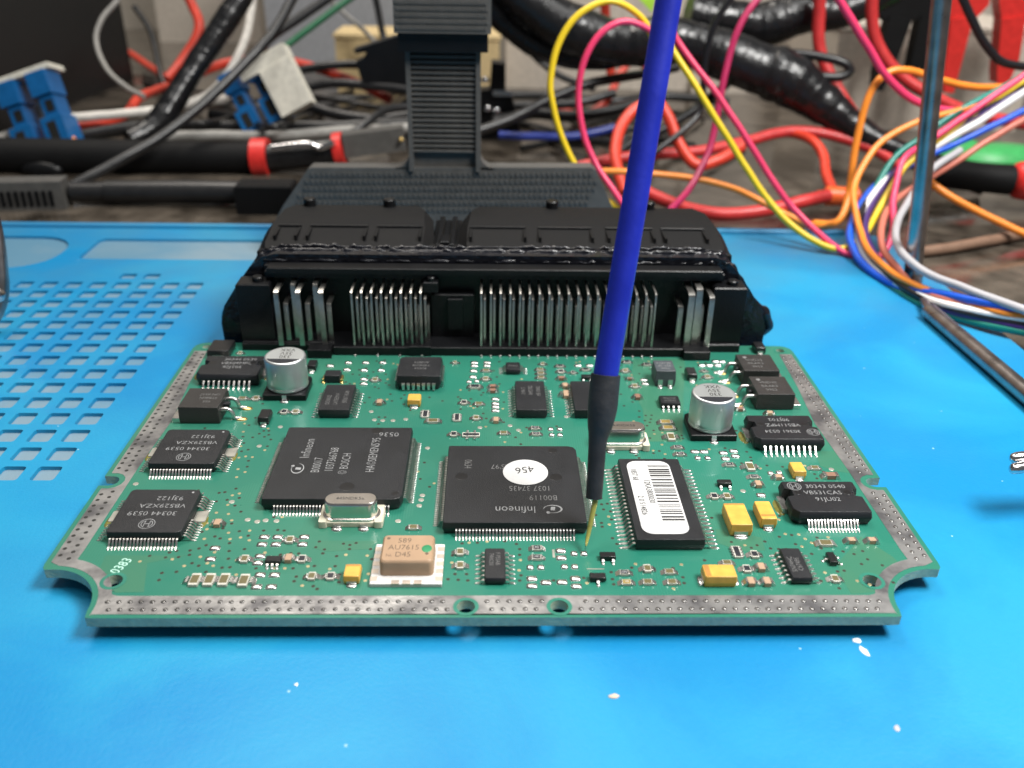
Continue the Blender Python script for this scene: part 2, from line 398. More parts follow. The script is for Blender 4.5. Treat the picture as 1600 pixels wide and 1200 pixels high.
# copper pours seen through the mask
def pour(pts):
    pg = [tuple(P(u, v)[:2]) for u, v in pts]; xs, ys = [q_[0] for q_ in pg], [q_[1] for q_ in pg]
    b = MB(); b.prism(pg, 0, .012, holes=[hole(x, y, r + .35) for x, y, r in HOLES if min(xs) < x < max(xs) and min(ys) < y < max(ys)])
    brd('copper_pour', b, 'pour', (0, 0, .003))
pour([(1330, 857), (1345, 838), (1395, 870), (1405, 880), (1378, 892), (1370, 925), (1330, 928), (1316, 905), (1308, 880)])
pour([(165, 868), (292, 868), (230, 880), (225, 925), (180, 926), (150, 900)])
pour([(500, 845), (590, 845), (578, 858), (510, 862), (488, 856)])
pour([(990, 560), (1070, 560), (1066, 690), (1010, 690), (1004, 640), (985, 600)])
pour([(1272, 705), (1305, 705), (1330, 740), (1300, 735), (1282, 728)])
pour([(1118, 826), (1190, 840), (1196, 860), (1160, 862), (1120, 848)])

FOOT = []          # footprints, for keeping vias off the parts
def foot(x, y, w, d): FOOT.append((x - w / 2 - .3, x + w / 2 + .3, y - d / 2 - .3, y + d / 2 + .3))
# ---------------- leads
def lead(b, base, out, z, w, run=1.5, footl=.7, th=.16, J=False, mi=0):
    """gull-wing lead: base point on the body side, out = unit vector (x,y)"""
    ox, oy = out; px, py = -oy, ox
    pr = [(-.2, z), (.35, z), (.55, z - .12), (run - footl - .12, .3), (run - footl + .08, .12), (run, .09)]
    if J: pr = [(-.1, z + .1), (.30, z + .05), (.38, z - .3), (.34, .35), (.0, .1)]
    rings = []
    for i, (a, c) in enumerate(pr):
        a0, c0 = pr[max(0, i - 1)]; a1, c1 = pr[min(len(pr) - 1, i + 1)]
        l = math.hypot(a1 - a0, c1 - c0); na, nc = -(c1 - c0) / l * th / 2, (a1 - a0) / l * th / 2
        q = lambda aa, cc, ww: (base[0] + ox * aa + px * ww, base[1] + oy * aa + py * ww, cc)
        ww = w / 2 * (1.5 if (J and i < 3) else 1)
        rings.append([q(a - na, c - nc, -ww), q(a - na, c - nc, ww), q(a + na, c + nc, ww), q(a + na, c + nc, -ww)])
    b.loft(rings, mi)
    if not J: # solder foot
        c = (base[0] + ox * (run - footl * .35), base[1] + oy * (run - footl * .35)); hw = footl * .85
        sx, sy = (hw * 2, w * 1.35) if abs(ox) > .5 else (w * 1.35, hw * 2)
        b.dome(sx, sy, .16, c[0], c[1], 0, mi, 6)
def lead_row(b, side, w, d, n, pitch, z, lw, off=0, **k):
    for i in range(n):
        t = (i - (n - 1) / 2) * pitch + off
        base, out = {'f': ((t, -d / 2), (0, -1)), 'b': ((t, d / 2), (0, 1)), 'l': ((-w / 2, t), (-1, 0)), 'r': ((w / 2, t), (1, 0))}[side]
        lead(b, base, out, z, lw, **k)
def body(w, d, h, draft=.35, z0=.15, mid=.5, ch=(.25, .25, .25, .25), bev=.07, n=2):
    draft *= .5
    zm = z0 + (h - z0) * mid
    r = lambda i, z: rrect(w - 2 * i, d - 2 * i, .2, z, n, ch=ch)
    return MB().loft([r(draft * 1.6, z0), r(.0, zm - .06), r(.0, zm + .06), r(draft * .8, h - bev), r(draft * .8 + bev, h)])
def rectc(q, h):
    p = [P(u, v, h) for u, v in q]; c = sum(p, Vector()) / 4
    return c.x, c.y
def dimple(parent, x, y, z, r=1.0):
    b = MB(); b.loft([circ(r, .0, 20), circ(r * .97, .012, 20)], cap0=False)
    brd('mould_mark', b, 'dimple', (x, y, z), parent=parent)
def chip(name, cx, cy, w, d, h, rows, label, mats='chip', key=None, **k):
    foot(cx, cy, w + 3.2, d + 3.2)
    o = brd(name, lambda: body(w, d, h, **k), mats, (cx, cy, 0), key=key, label=label)
    lb = MB()
    for r in rows: lead_row(lb, r[0], w, d, *r[1:-1], **r[-1])
    if lb.v: brd('leads', lb, 'tin', (cx, cy, 0), parent=o, ang=50, kind='stuff')
    return o
def bosch_mark(o, x, y, z, r, rz=0):
    b = MB()
    for rr in (r, r * .72):
        n = 28
        for i in range(n):
            a0, a1 = 2 * math.pi * i / n, 2 * math.pi * (i + 1) / n; t = r * .08
            if rr < r and (abs(math.cos((a0 + a1) / 2)) < .35): continue
            b.add([(q * math.cos(a), q * math.sin(a), 0) for q, a in ((rr - t, a0), (rr, a0), (rr, a1), (rr - t, a1))], [(0, 1, 2, 3)])
    t = r * .08
    for x0, x1, y0, y1 in ((-.34, -.26, -.66, .66), (.26, .34, -.66, .66), (-.3, .3, -.05, .05)):
        b.add([(x0 * r, y0 * r, 0), (x1 * r, y0 * r, 0), (x1 * r, y1 * r, 0), (x0 * r, y1 * r, 0)], [(0, 1, 2, 3)])
    brd('emblem', b, 'print', (x, y, z), rz, parent=o)

# ---------------- two large quad flat packs
QH = 2.75
c1 = chip('processor_chip', -33.1, 44.6, 28.2, 28.2, QH, [(s, 36, .65, 1.35, .3, dict(run=1.75)) for s in 'fblr'], 'large black square chip with print running up its left side', ch=(.35, 1.6, .35, .35), draft=.4)
c2 = chip('processor_chip', 3.45, 36.9, 28.2, 28.2, QH, [(s, 36, .65, 1.35, .3, dict(run=1.75)) for s in 'fblr'], 'large black square chip with round white sticker', ch=(.35, .35, 1.6, .35), draft=.4)
zt = QH + .012
q = R(90)
text('Infineon', 2.9, c1, (-41.2, 49.6, zt), q, 'print', .80)
text('B00017', 2.5, c1, (-38.0, 43.0, zt), q, 'print', .72)
text('1037366768', 2.5, c1, (-35.2, 45.2, zt), q, 'print', .72)
text('\u00a9 BOSCH', 2.5, c1, (-32.2, 43.6, zt), q, 'print', .72)
text("HA\u00a9SIEMENS'95", 2.6, c1, (-26.6, 47.2, zt), q, 'print', .72)
text('0536', 2.3, c1, (-24.2, 55.6, zt), R(180), 'print', .95)
def infineon_mark(o, x, y, z, rz):
    b = MB()
    n = 26
    for i in range(n):                          # open swoosh
        a0, a1 = R(60 + 300 * i / n), R(60 + 300 * (i + 1) / n)
        w0 = .10 + .30 * math.sin(math.pi * i / n); w1 = .10 + .30 * math.sin(math.pi * (i + 1) / n)
        pt = lambda a, rr: (1.9 * math.cos(a) * rr, 1.35 * math.sin(a) * rr, 0)
        b.add([pt(a0, 1 - w0 * .5), pt(a0, 1), pt(a1, 1), pt(a1, 1 - w1 * .5)], [(0, 1, 2, 3)])
    b.add(circ(.38, 0, 12, 1.0, 1.15), [tuple(range(12))])
    b.add([(-.5, -.7, 0), (.35, -.7, 0), (.5, .45, 0), (-.35, .45, 0)], [(0, 1, 2, 3)])
    brd('emblem', b, 'print', (x, y, z), rz, parent=o)
infineon_mark(c1, -41.9, 41.6, zt, q)
dimple(c1, -30.6, 35.0, QH + .004, 1.5); dimple(c1, -27.0, 57.2, QH + .004, 1.3); dimple(c1, -20.6, 32.6, QH + .004, .7)
text('Infineon', 3.0, c2, (3.6, 27.3, zt), R(180), 'print', .80)
infineon_mark(c2, 11.0, 27.4, zt, R(180))
text('B00119', 2.4, c2, (9.3, 31.3, zt), R(180), 'print_dim', .75)
text('1037 37435', 2.4, c2, (6.7, 34.6, zt), R(180), 'print_dim', .72)
text("SIEMENS'97", 2.4, c2, (3.2, 42.6, zt), R(180), 'print_dim', .72)
text('0634', 2.2, c2, (-6.2, 43.5, zt), R(-90), 'print_dim', .75)
dimple(c2, -7.4, 38.8, QH + .004, 1.3); dimple(c2, 12.3, 38.6, QH + .004, 1.3); dimple(c2, 12.3, 49.0, QH + .004, 1.0)
st = MB(); st.loft([circ(4.75, 0, 48), circ(4.75, .08, 48), circ(4.7, .1, 48)])
so = brd('round_sticker', st, 'sticker', (P(821, 738, QH).x, P(821, 738, QH).y, QH + .02), parent=c2, label='round white paper sticker with handwritten 456')
text('456', 3.1, c2, (P(821, 738, QH).x - .1, P(821, 738, QH).y + .9, QH + .13), R(192), 'ink', .85, shear=.1)

# ---------------- driver chips at the left
for q4, lab in (([(232.5, 725), (337.5, 725), (260, 671), (360, 671)], 'square driver chip with round emblem, further from the corner hole'), ([(166, 832), (284, 832), (207.5, 765), (312.5, 765)], 'square driver chip with round emblem, nearest the corner hole')):
    cx, cy = rectc(q4, 2.4)
    side = [(7, .8, 1.2, .36, dict(run=2.0, off=-4.0)), (5, .8, 1.2, .36, dict(run=2.0, off=4.6))]
    rows = [('f', 20, .66, 1.2, .34, dict(run=2.0)), ('b', 20, .66, 1.2, .34, dict(run=2.0))] + [(s,) + r for s in 'lr' for r in side]
    o = chip('driver_chip', cx, cy, 14.3, 14.3, 2.45, rows, lab, ch=(.5, 1.0, 1.3, .8), draft=.3, z0=.2)
    bosch_mark(o, cx - .2, cy - 4.4, 2.462, 1.55, R(180))
    text('30344 0539', 1.8, o, (cx - .3, cy - 1.0, 2.462), R(180), 'print', 1.06)
    text('VB529XZA', 1.75, o, (cx + .9, cy + 1.5, 2.462), R(180), 'print', 1.06)
    text('93J122', 1.75, o, (cx + 1.6, cy + 4.0, 2.462), R(180), 'print', 1.06)
    b = MB(); b.loft([circ(.28, 0, 12), circ(.25, .02, 12)], cap0=False); brd('pin_mark', b, 'print', (cx + 5.5, cy + 6.0, 2.455), parent=o)
    for sx in (-1, 1):
        b = MB(); b.loft([rrect(2.6, 3.6, .3, 0, 2), rrect(2.4, 3.4, .3, .3, 2)]); brd('heat_slug', b, 'test_pad', (cx + sx * 8.2, cy + .9, .02), parent=o)
        b = MB(); b.dome(1.2, 3.9, .12, 0, 0, 0, 0, 10); brd('flux_residue', b, 'flux', (cx + sx * 9.3, cy - .5, .012), parent=o)
# ---------------- power packages with notched sides
def power_chip(q4, label, n, pitch, lines, h=3.2, emb=None, rot=180, lw=.42, w=16.0, d=11.2):
    cx, cy = rectc(q4, h); foot(cx, cy, w + 2, d + 6)
    w2, d2 = w / 2, d / 2; nb = 1.5
    out = [(-w2 + 1.2, -d2), (w2 - .3, -d2), (w2, -d2 + .3), (w2, -.2), (w2 - nb, .3), (w2 - nb, 2.4), (w2 - .2, 2.9), (w2 - .2, d2 - .3), (w2 - .5, d2), (-w2 + .5, d2), (-w2 + .2, d2 - .3), (-w2 + .2, 2.9), (-w2 + nb, 2.4), (-w2 + nb, .3), (-w2, -.2), (-w2, -d2 + 1.2)]
    def mk():
        sc = lambda k, z: [(x * (1 - k * 2 / w), y * (1 - k * 2 / d), z) for x, y in out]
        m = MB(); m.loft([sc(.35, .2), sc(0, h * .5), sc(0, h * .55), sc(.28, h - .14), sc(.42, h)], cap1=False)
        pts = sc(.42, h); t = tessellate_polygon([[Vector(p) for p in pts]])
        fs = []
        for f in t:
            a, bb, c = (pts[i] for i in f)
            fs.append(tuple(f) if (bb[0] - a[0]) * (c[1] - a[1]) - (bb[1] - a[1]) * (c[0] - a[0]) > 0 else tuple(reversed(f)))
        m.add(pts, fs); return m
    o = brd('power_chip', mk, 'chip', (cx, cy, 0), key='power%g%g' % (w, h), label=label)
    lb = MB(); lead_row(lb, 'f', w, d - .5, n, pitch, 1.5, lw, run=2.3); lead_row(lb, 'b', w, d - .5, n, pitch, 1.5, lw, run=2.3)
    brd('leads', lb, 'tin', (cx, cy, 0), parent=o, ang=50, kind='stuff')
    for x in (-w2 + 2.9, w2 - 2.9): dimple(o, cx + x, cy + 1.3, h + .006, .8)
    for sx in (-1, 1):
        b = MB(); b.loft([rrect(1.6, 5, .3, 0, 2), rrect(1.4, 4.6, .3, .9, 2)]); brd('heat_slug', b, 'solder', (cx + sx * (w2 + .0), cy + 2.2 - 1.3, .02), parent=o)
        b = MB(); b.dome(2.2, 5.5, .12, 0, 0, 0, 0, 10); brd('flux_residue', b, 'flux', (cx + sx * (w2 + .8), cy + .4, .012), parent=o)
    for s, x, y in lines: text(s, 1.75, o, (cx + x, cy + y, h + .012), R(rot), 'print', .95)
    if emb: bosch_mark(o, cx + emb[0], cy + emb[1], h + .012, 1.45, R(rot))
    return o
power_chip([(1246, 800), (1360, 798), (1217, 753), (1333, 752)], 'black power chip with upright print beside the yellow capacitors', 16, .65, [('30343 0540', 1.2, 3.4), ('VB531CAS', 0, 1.2), ('91JU02', .3, -1.1)], emb=(-5.2, 3.5), rot=0, lw=.3)
power_chip([(1183, 686), (1286, 684.5), (1160.5, 650), (1270, 649)], 'black power chip with inverted print behind the right border', 10, 1.27, [('90JT02', -.3, 3.3), ('VB511MPZ', 0, .9), ('30361 0534', -.8, -1.9)], emb=(6.1, -2.3), rot=180)
power_chip([(308.5, 585), (409, 585), (318, 556), (412, 556)], 'black power chip beside the far left round capacitor', 10, 1.27, [('30344 0539', 1.5, 3.2), ('VB509MPZ', 1.0, 1.0), ('92JT05', .4, -1.2)], emb=None, rot=0)
# ---------------- three tab packages
def tab_pack(q4, legs, label, tabside):
    h = 4.4; cx, cy = rectc(q4, h); cy += .0; w, d = 9.4, 9.6; foot(cx, cy, w + 8, d)
    def mk():
        m = MB(); r = lambda i, z: rrect(w - 2 * i, d - 2 * i, .12, z, 1)
        return m.loft([r(.05, .25), r(0, 1.3), r(0, 1.5), r(.12, h - .1), r(.2, h)])
    o = brd('tab_transistor', mk, 'chip_rough', (cx, cy, 0), key='d2pak', label=label)
    s = -tabside
    for t in (-2.54, 2.54):
        b = MB(); x0 = s * w / 2
        b.tube([(x0 - s * .3, t, 2.6), (x0 + s * 1.0, t, 2.75), (x0 + s * 1.9, t, 2.5), (x0 + s * 2.5, t, 1.5), (x0 + s * 2.7, t, .5), (x0 + s * 3.4, t, .2), (x0 + s * 4.4, t, .15)], .5, 8, k=3)
        brd('leg', b, 'tin', (cx, cy, 0), parent=o, ang=60)
        b = MB(); b.dome(3.0, 1.7, .35, x0 + s * 4.3, t, 0, 0, 12); brd('solder_pad', b, 'gold' if tabside > 0 and s < 0 and 0 else ('gold' if s > 0 else 'solder'), (cx, cy, 0), parent=o)
        if s < 0:
            b = MB(); b.dome(1.6, 1.2, .2, x0 + s * 3.1, t - .5, 0, 0, 10); brd('flux_residue', b, 'gold', (cx, cy, .01), parent=o)
    b = MB(); b.box(s * w / 2 - .4, s * w / 2 + .9 * s + .4, -.7, .7, 2.2, 3.1, bev=.15) if s > 0 else b.box(s * w / 2 - .9, s * w / 2 + .4, -.7, .7, 2.2, 3.1, bev=.15)
    brd('cut_leg', b, 'chip', (cx, cy, 0), parent=o)
    b = MB(); x1 = tabside * (w / 2 + .9); b.box(min(x1 - .9, x1 + .9), max(x1 - .9, x1 + .9), -d / 2 + .4, d / 2 - .4, .05, 1.3, bev=.1)
    brd('heat_tab', b, 'tin', (cx, cy, 0), parent=o)
    return o, cx, cy
o, x, y = tab_pack([(277.5, 637), (342.5, 637), (295, 606), (355, 606)], 'r', 'tall black transistor at the left border', -1)
for k, s in enumerate(('ON 0537', 'STB80N', 'F55')): text(s, 1.3, o, (x + 1.2, y + 1.6 - 1.7 * k, 4.412), R(180), 'print_dim', .9)
for q4, lab in (([(1163.5, 579), (1218, 579), (1148.5, 554), (1204, 554)], 'tall black transistor at the right border, further back'), ([(1185, 616), (1242, 616), (1170, 588), (1226, 588)], 'tall black transistor at the right border, nearer')):
    o, x, y = tab_pack(q4, 'l', lab, 1)
    for k, s in enumerate(('VND30', '0AAR3', '9953')): text(s, 1.5, o, (x - .6, y + 1.4 - 1.9 * k, 4.412), R(0), 'print_dim', .9)
    b = MB(); b.lathe([(.55, 0), (.5, .012)], 14, cap0=False); brd('mould_mark', b, 'print_dim', (x - 2.6, y + 3.0, 4.404), parent=o)
# ---------------- small outline packs
def so_chip(q4, h, w, d, n, pitch, sides, label, lines=(), rot=90, size=1.3, lw=.42, run=1.5, m='chip', ov=None):
    cx, cy = rectc(q4, h) if ov is None else ov
    o = chip('outline_chip', cx, cy, w, d, h, [(s, n, pitch, h * .5, lw, dict(run=run)) for s in sides], label, m, draft=.3, mid=.45)
    for s, x, y in lines: text(s, size, o, (cx + x, cy + y, h + .012), R(rot), 'print_dim', .85)
    return o
so_chip([(496.5, 640), (547, 640), (510, 601), (555, 601)], 2.4, 7.5, 12.9, 10, 1.27, 'lr', 'long black chip behind the first large chip', [('30337 0539', 2.1, 0), ('LATEEM F', 0, -1), ('DDW02', -1.9, -1.5)], 90, 1.45)
so_chip([(807.5, 640.5), (854, 640.5), (806, 595), (849, 595)], 2.4, 7.5, 15.0, 11, 1.27, 'lr', 'long black chip between the two rows of resistors', [('30451 BX', 1.9, 2.0), ('25LC640', 0, 2.4), ('L 9613', -1.8, 2.0)], -90, 1.4)
so_chip(None, 2.4, 7.5, 15.0, 11, 1.27, 'lr', 'long black chip hidden behind the blue probe', [], ov=(22.4, 75.0))
so_chip([(757, 904), (790, 904), (758, 856), (789, 856)], 1.6, 3.9, 8.7, 7, 1.27, 'lr', 'narrow black chip near the two front holes', [('F P55AB', .5, 1.2), ('74HC00', -.7, 1.0)], -90, 1.15)
so_chip([(1239, 901), (1271, 901), (1219, 858), (1247, 858)], 1.6, 3.9, 8.7, 7, 1.27, 'lr', 'narrow black chip at the front right with white print', [('C6749S', .4, -.4), ('5N74HC', -.8, -.4)], 90, 1.3)
so_chip([(790, 577), (813.5, 577), (791, 566), (812, 566)], 1.6, 3.9, 4.5, 4, 1.0, 'lr', 'tiny black eight pin chip beside the connector', [('A4S', .6, 0), ('P09', -.7, 0)], 0, .9)
so_chip([(1033.5, 628.5), (1063, 628.5), (1030, 619), (1059, 619)], 1.6, 5.0, 3.9, 4, 1.27, 'fb', 'tiny black eight pin chip behind the right round capacitor', [('25LC040', 0, .6), ('MV5036', 0, -.6)], 180, .95)
# PLCC
cx, cy = rectc([(620, 589), (690, 589), (628, 558), (686, 558)], 3.8)
o = chip('leaded_carrier_chip', cx, cy, 11.4, 11.4, 4.0, [(s, 7, 1.27, 2.0, .55, dict(J=True)) for s in 'fblr'], 'square black chip with curled under leads', 'chip', draft=.7, ch=(.6, .6, .6, 1.2))
for k, s in enumerate(('30424', '74HEC8', 'ANB75')): text(s, 1.3, o, (cx + .3, cy - 1.2 + 1.7 * k, 4.012), R(180), 'print_dim', .95)
# flash with barcode sticker
cx, cy = rectc([(999, 844), (1101, 844), (966, 716), (1057.5, 716)], 2.6)
fl = chip('memory_chip', cx, cy, 13.3, 28.3, 2.6, [(s, 22, 1.27, 1.2, .5, dict(run=2.5, footl=1.3)) for s in 'lr'], 'long black memory chip with white barcode sticker', 'chip', draft=.35)
st = MB(); st.loft([rrect(9.2, 25.4, 2.2, 0, 5), rrect(9.2, 25.4, 2.2, .07, 5), rrect(9.1, 25.3, 2.2, .09, 5)])
sx, sy = cx - .5, cy + .3
brd('barcode_sticker', st, 'sticker', (sx, sy, 2.605), parent=fl, label='white rounded barcode sticker')
b = MB(); yy = 11.0; br = random.Random(3)
while yy > -8.0:
    wd = br.choice((.16, .2, .3, .4, .55)); b.box(-.4, 4.0, yy - wd, yy, 0, .006); yy -= wd + br.choice((.2, .25, .35, .6))
brd('barcode', b, 'ink', (sx + .25, sy, 2.699), parent=fl)
text('12KA3800030', 1.7, fl, (sx - 1.2, sy + 1.4, 2.714), R(-90), 'ink', .8)
text('1857 68', 1.6, fl, (sx - 3.4, sy + 7.5, 2.714), R(-90), 'ink', .8)
text('2 0 514826', 1.6, fl, (sx - 3.3, sy - 3.5, 2.714), R(-90), 'ink', .85)

# ---------------- crystals
def crystal(cx, cy, label, s):
    foot(cx, cy, 13, 7)
    base = lambda: MB().loft([rrect(12.6, 5.2, .5, .1, 2), rrect(12.6, 5.2, .5, 1.05, 2), rrect(12.3, 4.9, .5, 1.2, 2)]).loft([rrect(1.6, 6.0, .3, .1, 2, 5.4), rrect(1.5, 5.9, .3, 1.5, 2, 5.4)]).loft([rrect(1.6, 6.0, .3, .1, 2, -5.4), rrect(1.5, 5.9, .3, 1.5, 2, -5.4)])
    o = brd('crystal', base, 'crystal_base', (cx, cy, 0), key='xb', label=label)
    can = lambda: MB().loft([rrect(11.3, 4.9, 2.4, 1.25, 8), rrect(11.3, 4.9, 2.4, 1.6, 8), rrect(10.5, 4.2, 2.08, 1.75, 8), rrect(10.4, 4.1, 2.04, 4.5, 8), rrect(10.25, 3.95, 1.97, 4.85, 8), rrect(9.8, 3.5, 1.74, 5.05, 8)])
    brd('metal_can', can, 'crystal', (cx, cy, 0), key='xc', parent=o, ang=50)
    for sx in (-2.6, 2.6):
        b = MB(); b.box(-.75, .75, -3.0, -2.55, .1, .8); b.dome(2.2, 1.4, .4, 0, -3.3, 0, 0, 12); brd('solder_foot', b, 'solder', (cx + sx, cy, 0), parent=o)
    text(s, 1.25, o, (cx, cy, 5.062), R(0), 'ink', .9)
p = P(548, 779, 5.0); crystal(p.x, p.y, 'silver oval crystal can in front of the first large chip', '445NDK5a.')
p = P(971, 665, 5.0); crystal(p.x + .2, p.y, 'silver oval crystal can partly behind the blue probe', '4A4NDK58')
# ---------------- round electrolytic capacitors
def ecap(u, v, label, lines):
    H = 9.9; c = P(u, v, H); foot(c.x, c.y, 11, 11)
    base = lambda: MB().loft([rrect(10.6, 10.6, .2, .1, 3, ch=(.2, .2, 1.8, 1.8)), rrect(10.6, 10.6, .2, 1.5, 3, ch=(.2, .2, 1.8, 1.8)), rrect(10.2, 10.2, .2, 1.65, 3, ch=(.2, .2, 1.8, 1.8))])
    o = brd('electrolytic_capacitor', base, 'black_plastic', (c.x, c.y, 0), key='eb', label=label)
    can = lambda: MB().lathe([(4.4, 1.5), (4.95, 1.75), (5.05, 2.1), (4.9, 2.5), (4.86, 2.75), (5.0, 3.1), (5.05, 3.6), (5.05, H - .55), (4.95, H - .2), (4.7, H), (4.3, H)], 48)
    brd('can', can, 'can', (c.x, c.y, 0), key='ec', parent=o, ang=70)
    seg = lambda: MB().prism([(4.5 * math.cos(R(a)), 4.5 * math.sin(R(a))) for a in range(206, 335, 6)], 0, .02)
    brd('polarity_band', seg, 'film_black', (c.x, c.y, H + .003), key='eseg', parent=o)
    disc = lambda: MB().lathe([(4.62, 0), (4.62, .002)], 40, cap0=False)
    for k, s in enumerate(lines): text(s, 2.0, o, (c.x + .2, c.y + 3.0 - 1.85 * (2 - k), H + .012), R(180), 'ink', .9)
    b = MB(); b.box(-.5, .5, -6.0, -5.0, .05, .35); b.dome(2.2, 1.2, .35, 0, -5.9, 0, 0, 12); brd('solder_foot', b, 'solder', (c.x, c.y, 0), parent=o)
    b = MB(); b.box(-.55, .55, -5.35, -5.2, .2, 1.5); brd('base_notch', b, 'can', (c.x, c.y, 0), parent=o)
ecap(445, 555, 'silver round capacitor at the left, near the connector', ('330', '35V', 'VXK'))
ecap(1115.5, 613.5, 'silver round capacitor at the right', ('330', '35V', 'VXK'))
# ---------------- tantalums
def tant(q4, h, w, d, label, band, rz=0):
    cx, cy = rectc(q4, h); foot(cx, cy, w + .6, d + 2)
    hz = h * .42
    mk = lambda: MB().loft([rrect(w - .3, d - .3, .15, .12, 1), rrect(w, d, .15, hz, 1), rrect(w, d, .15, hz + .08, 1), rrect(w - .22, d - .22, .15, h - .12, 1), rrect(w - .45, d - .45, .15, h, 1)])
    o = brd('tantalum_capacitor', mk, 'tantalum', (cx, cy, 0), label=label)
    b = MB()
    if band == 'f': b.box(-w / 2 + .25, w / 2 - .25, -d / 2 + .9, -d / 2 + 1.5, h - .02, h + .008)
    if band == 'b': b.box(-w / 2 + .25, w / 2 - .25, d / 2 - .75, d / 2 - .25, h - .02, h + .008)
    if band == 'l': b.box(-w / 2 + .25, -w / 2 + 1.2, -d / 2 + .25, d / 2 - .25, h - .02, h + .008)
    if b.v: brd('polarity_band', b, 'tantalum_band', (cx, cy, 0), parent=o)
    for s in (-1, 1):
        b = MB()
        if band == 'l': b.box(*sorted((s * w / 2 - .05 * s, s * (w / 2 + .12))), -d * .32, d * .32, .05, hz); b.dome(1.0, d * .7, .3, s * (w / 2 + .35), 0, 0, 0, 12)
        else: b.box(-w * .3, w * .3, *sorted((s * d / 2 - .05 * s, s * (d / 2 + .12))), .05, hz); b.dome(w * .66, 1.1, .3, 0, s * (d / 2 + .4), 0, 0, 12)
        brd('terminal', b, 'solder', (cx, cy, 0), parent=o)
tant([(1142, 820), (1177, 820), (1130, 785.5), (1163.5, 785.5)], 2.8, 4.4, 7.3, 'large yellow capacitor beside the memory chip', 'b')
tant([(1190, 811), (1215, 811), (1178.5, 782), (1202.5, 782)], 2.4, 3.3, 6.1, 'middle sized yellow capacitor beside the notched power chip', 'f')
tant([(1103, 902), (1153, 901), (1098, 882), (1144, 880)], 2.5, 5.9, 3.6, 'yellow capacitor lying crosswise near the front edge', 'l')
tant([(535, 901), (564, 901), (539, 880), (564, 880)], 1.9, 3.0, 3.6, 'small yellow capacitor beside the tan sensor', 'b')
tant([(1240, 737), (1261, 737), (1233, 721), (1253, 721)], 2.0, 2.9, 3.9, 'small yellow capacitor behind the upright printed power chip', '')
tant([(636, 625), (658, 625), (637, 615), (658, 615)], 2.0, 3.3, 3.4, 'small orange capacitor in front of the square carrier chip', '')
# ---------------- pressure sensor
cx, cy = rectc([(578, 912), (691, 912), (588, 850), (694, 850)], .8); foot(cx, cy, 13, 12)
so = brd('sensor_module', MB().loft([rrect(12.9, 11.3, .1, .05, 1), rrect(12.9, 11.3, .1, .7, 1), rrect(12.7, 11.1, .1, .8, 1)]), 'sensor_base', (cx, cy, 0), label='white ceramic sensor with tan lid and green dot')
lx, ly = rectc([(594, 877), (678, 877), (600, 835), (676, 836)], 4.0)
brd('lid', MB().loft([rrect(9.7, 8.0, .9, .8, 5), rrect(9.6, 7.9, .9, 3.5, 5), rrect(9.35, 7.65, .85, 3.85, 5), rrect(8.8, 7.1, .7, 4.05, 5)]), 'sensor_tan', (lx, ly, 0), parent=so, ang=60)
for s, y in (('589', 2.0), ('AU7615', 0), ('D45', -2.0)): text(s, 1.9, so, (lx - .7, ly + y, 4.062), 0, 'pencil', .85)
text('NL', .9, so, (lx - 3.2, ly - 2.2, 4.062), 0, 'pencil')
b = MB(); b.dome(1.9, 2.2, .1, 0, 0, 0, 0, 14); brd('green_dot', b, 'green_dot', (lx + 3.5, ly - .3, 4.045), parent=so)
for x, y in ((-3.7, 2.7), (3.6, -1.7)):
    b = MB(); b.lathe([(.35, 0), (.3, .02)], 12, cap0=False); brd('pit', b, 'pencil', (lx + x, ly + y, 4.052), parent=so)
b = MB()
for i in range(5):
    for s in (-1, 1): b.box(*sorted((s * 6.47, s * 5.2)), -4.9 + 2.1 * i, -3.7 + 2.1 * i, .5, .83)
for i in range(3): b.box(-2.6 + 2 * i, -1.2 + 2 * i, -5.68, -4.7, .5, .83)
brd('contact_pads', b, 'sensor_pad', (cx, cy, 0), parent=so)
# ---------------- inductor, diodes, transistors
def block(name, q4, h, w, d, m, label, term, ov=None):
    cx, cy = rectc(q4, h) if ov is None else ov; foot(cx, cy, w + 1, d + 2)
    o = brd(name, MB().loft([rrect(w - .3, d - .3, .15, .15, 1), rrect(w, d, .15, h * .42, 1), rrect(w, d, .15, h * .46, 1), rrect(w - .3, d - .3, .15, h - .1, 1), rrect(w - .5, d - .5, .15, h, 1)]), m, (cx, cy, 0), label=label)
    for x, tw, side in term:
        b = MB(); s = -1 if side == 'f' else 1
        b.box(x - tw / 2, x + tw / 2, *sorted((s * d / 2 - .1 * s, s * (d / 2 + .14))), .05, h * .45)
        b.dome(tw * 1.15, 1.2, .3, x, s * (d / 2 + .5), 0, 0, 12)
        brd('terminal', b, 'solder', (cx, cy, 0), parent=o)
    return o, cx, cy
o, x, y = block('inductor', [(1024.5, 580), (1055, 580), (1023, 562.5), (1050, 562.5)], 4.5, 5.3, 6.4, 'inductor', 'grey block inductor with white print behind the right side', [(-1.3, 1.2, 'f'), (1.3, 1.2, 'f'), (-1.3, 1.2, 'b'), (1.3, 1.2, 'b')])
for k, s in enumerate(('TDK', 'ZJY-SP', '051014')): text(s, 1.25, o, (x, y - 1.5 + 1.5 * k, 4.512), R(180), 'print', .95)
block('diode', [(323, 549), (359, 549), (333, 530), (365, 530)], 2.4, 6.0, 7.2, 'chip_gloss', 'black diode in the far left corner', [(0, 3, 'f'), (0, 3, 'b')])
p = P(413, 650, 1.6); block('diode', None, 2.0, 2.7, 4.4, 'chip_gloss', 'black diode in front of the left round capacitor', [(0, 1.4, 'f'), (0, 1.4, 'b')], ov=(p.x, p.y + .6))
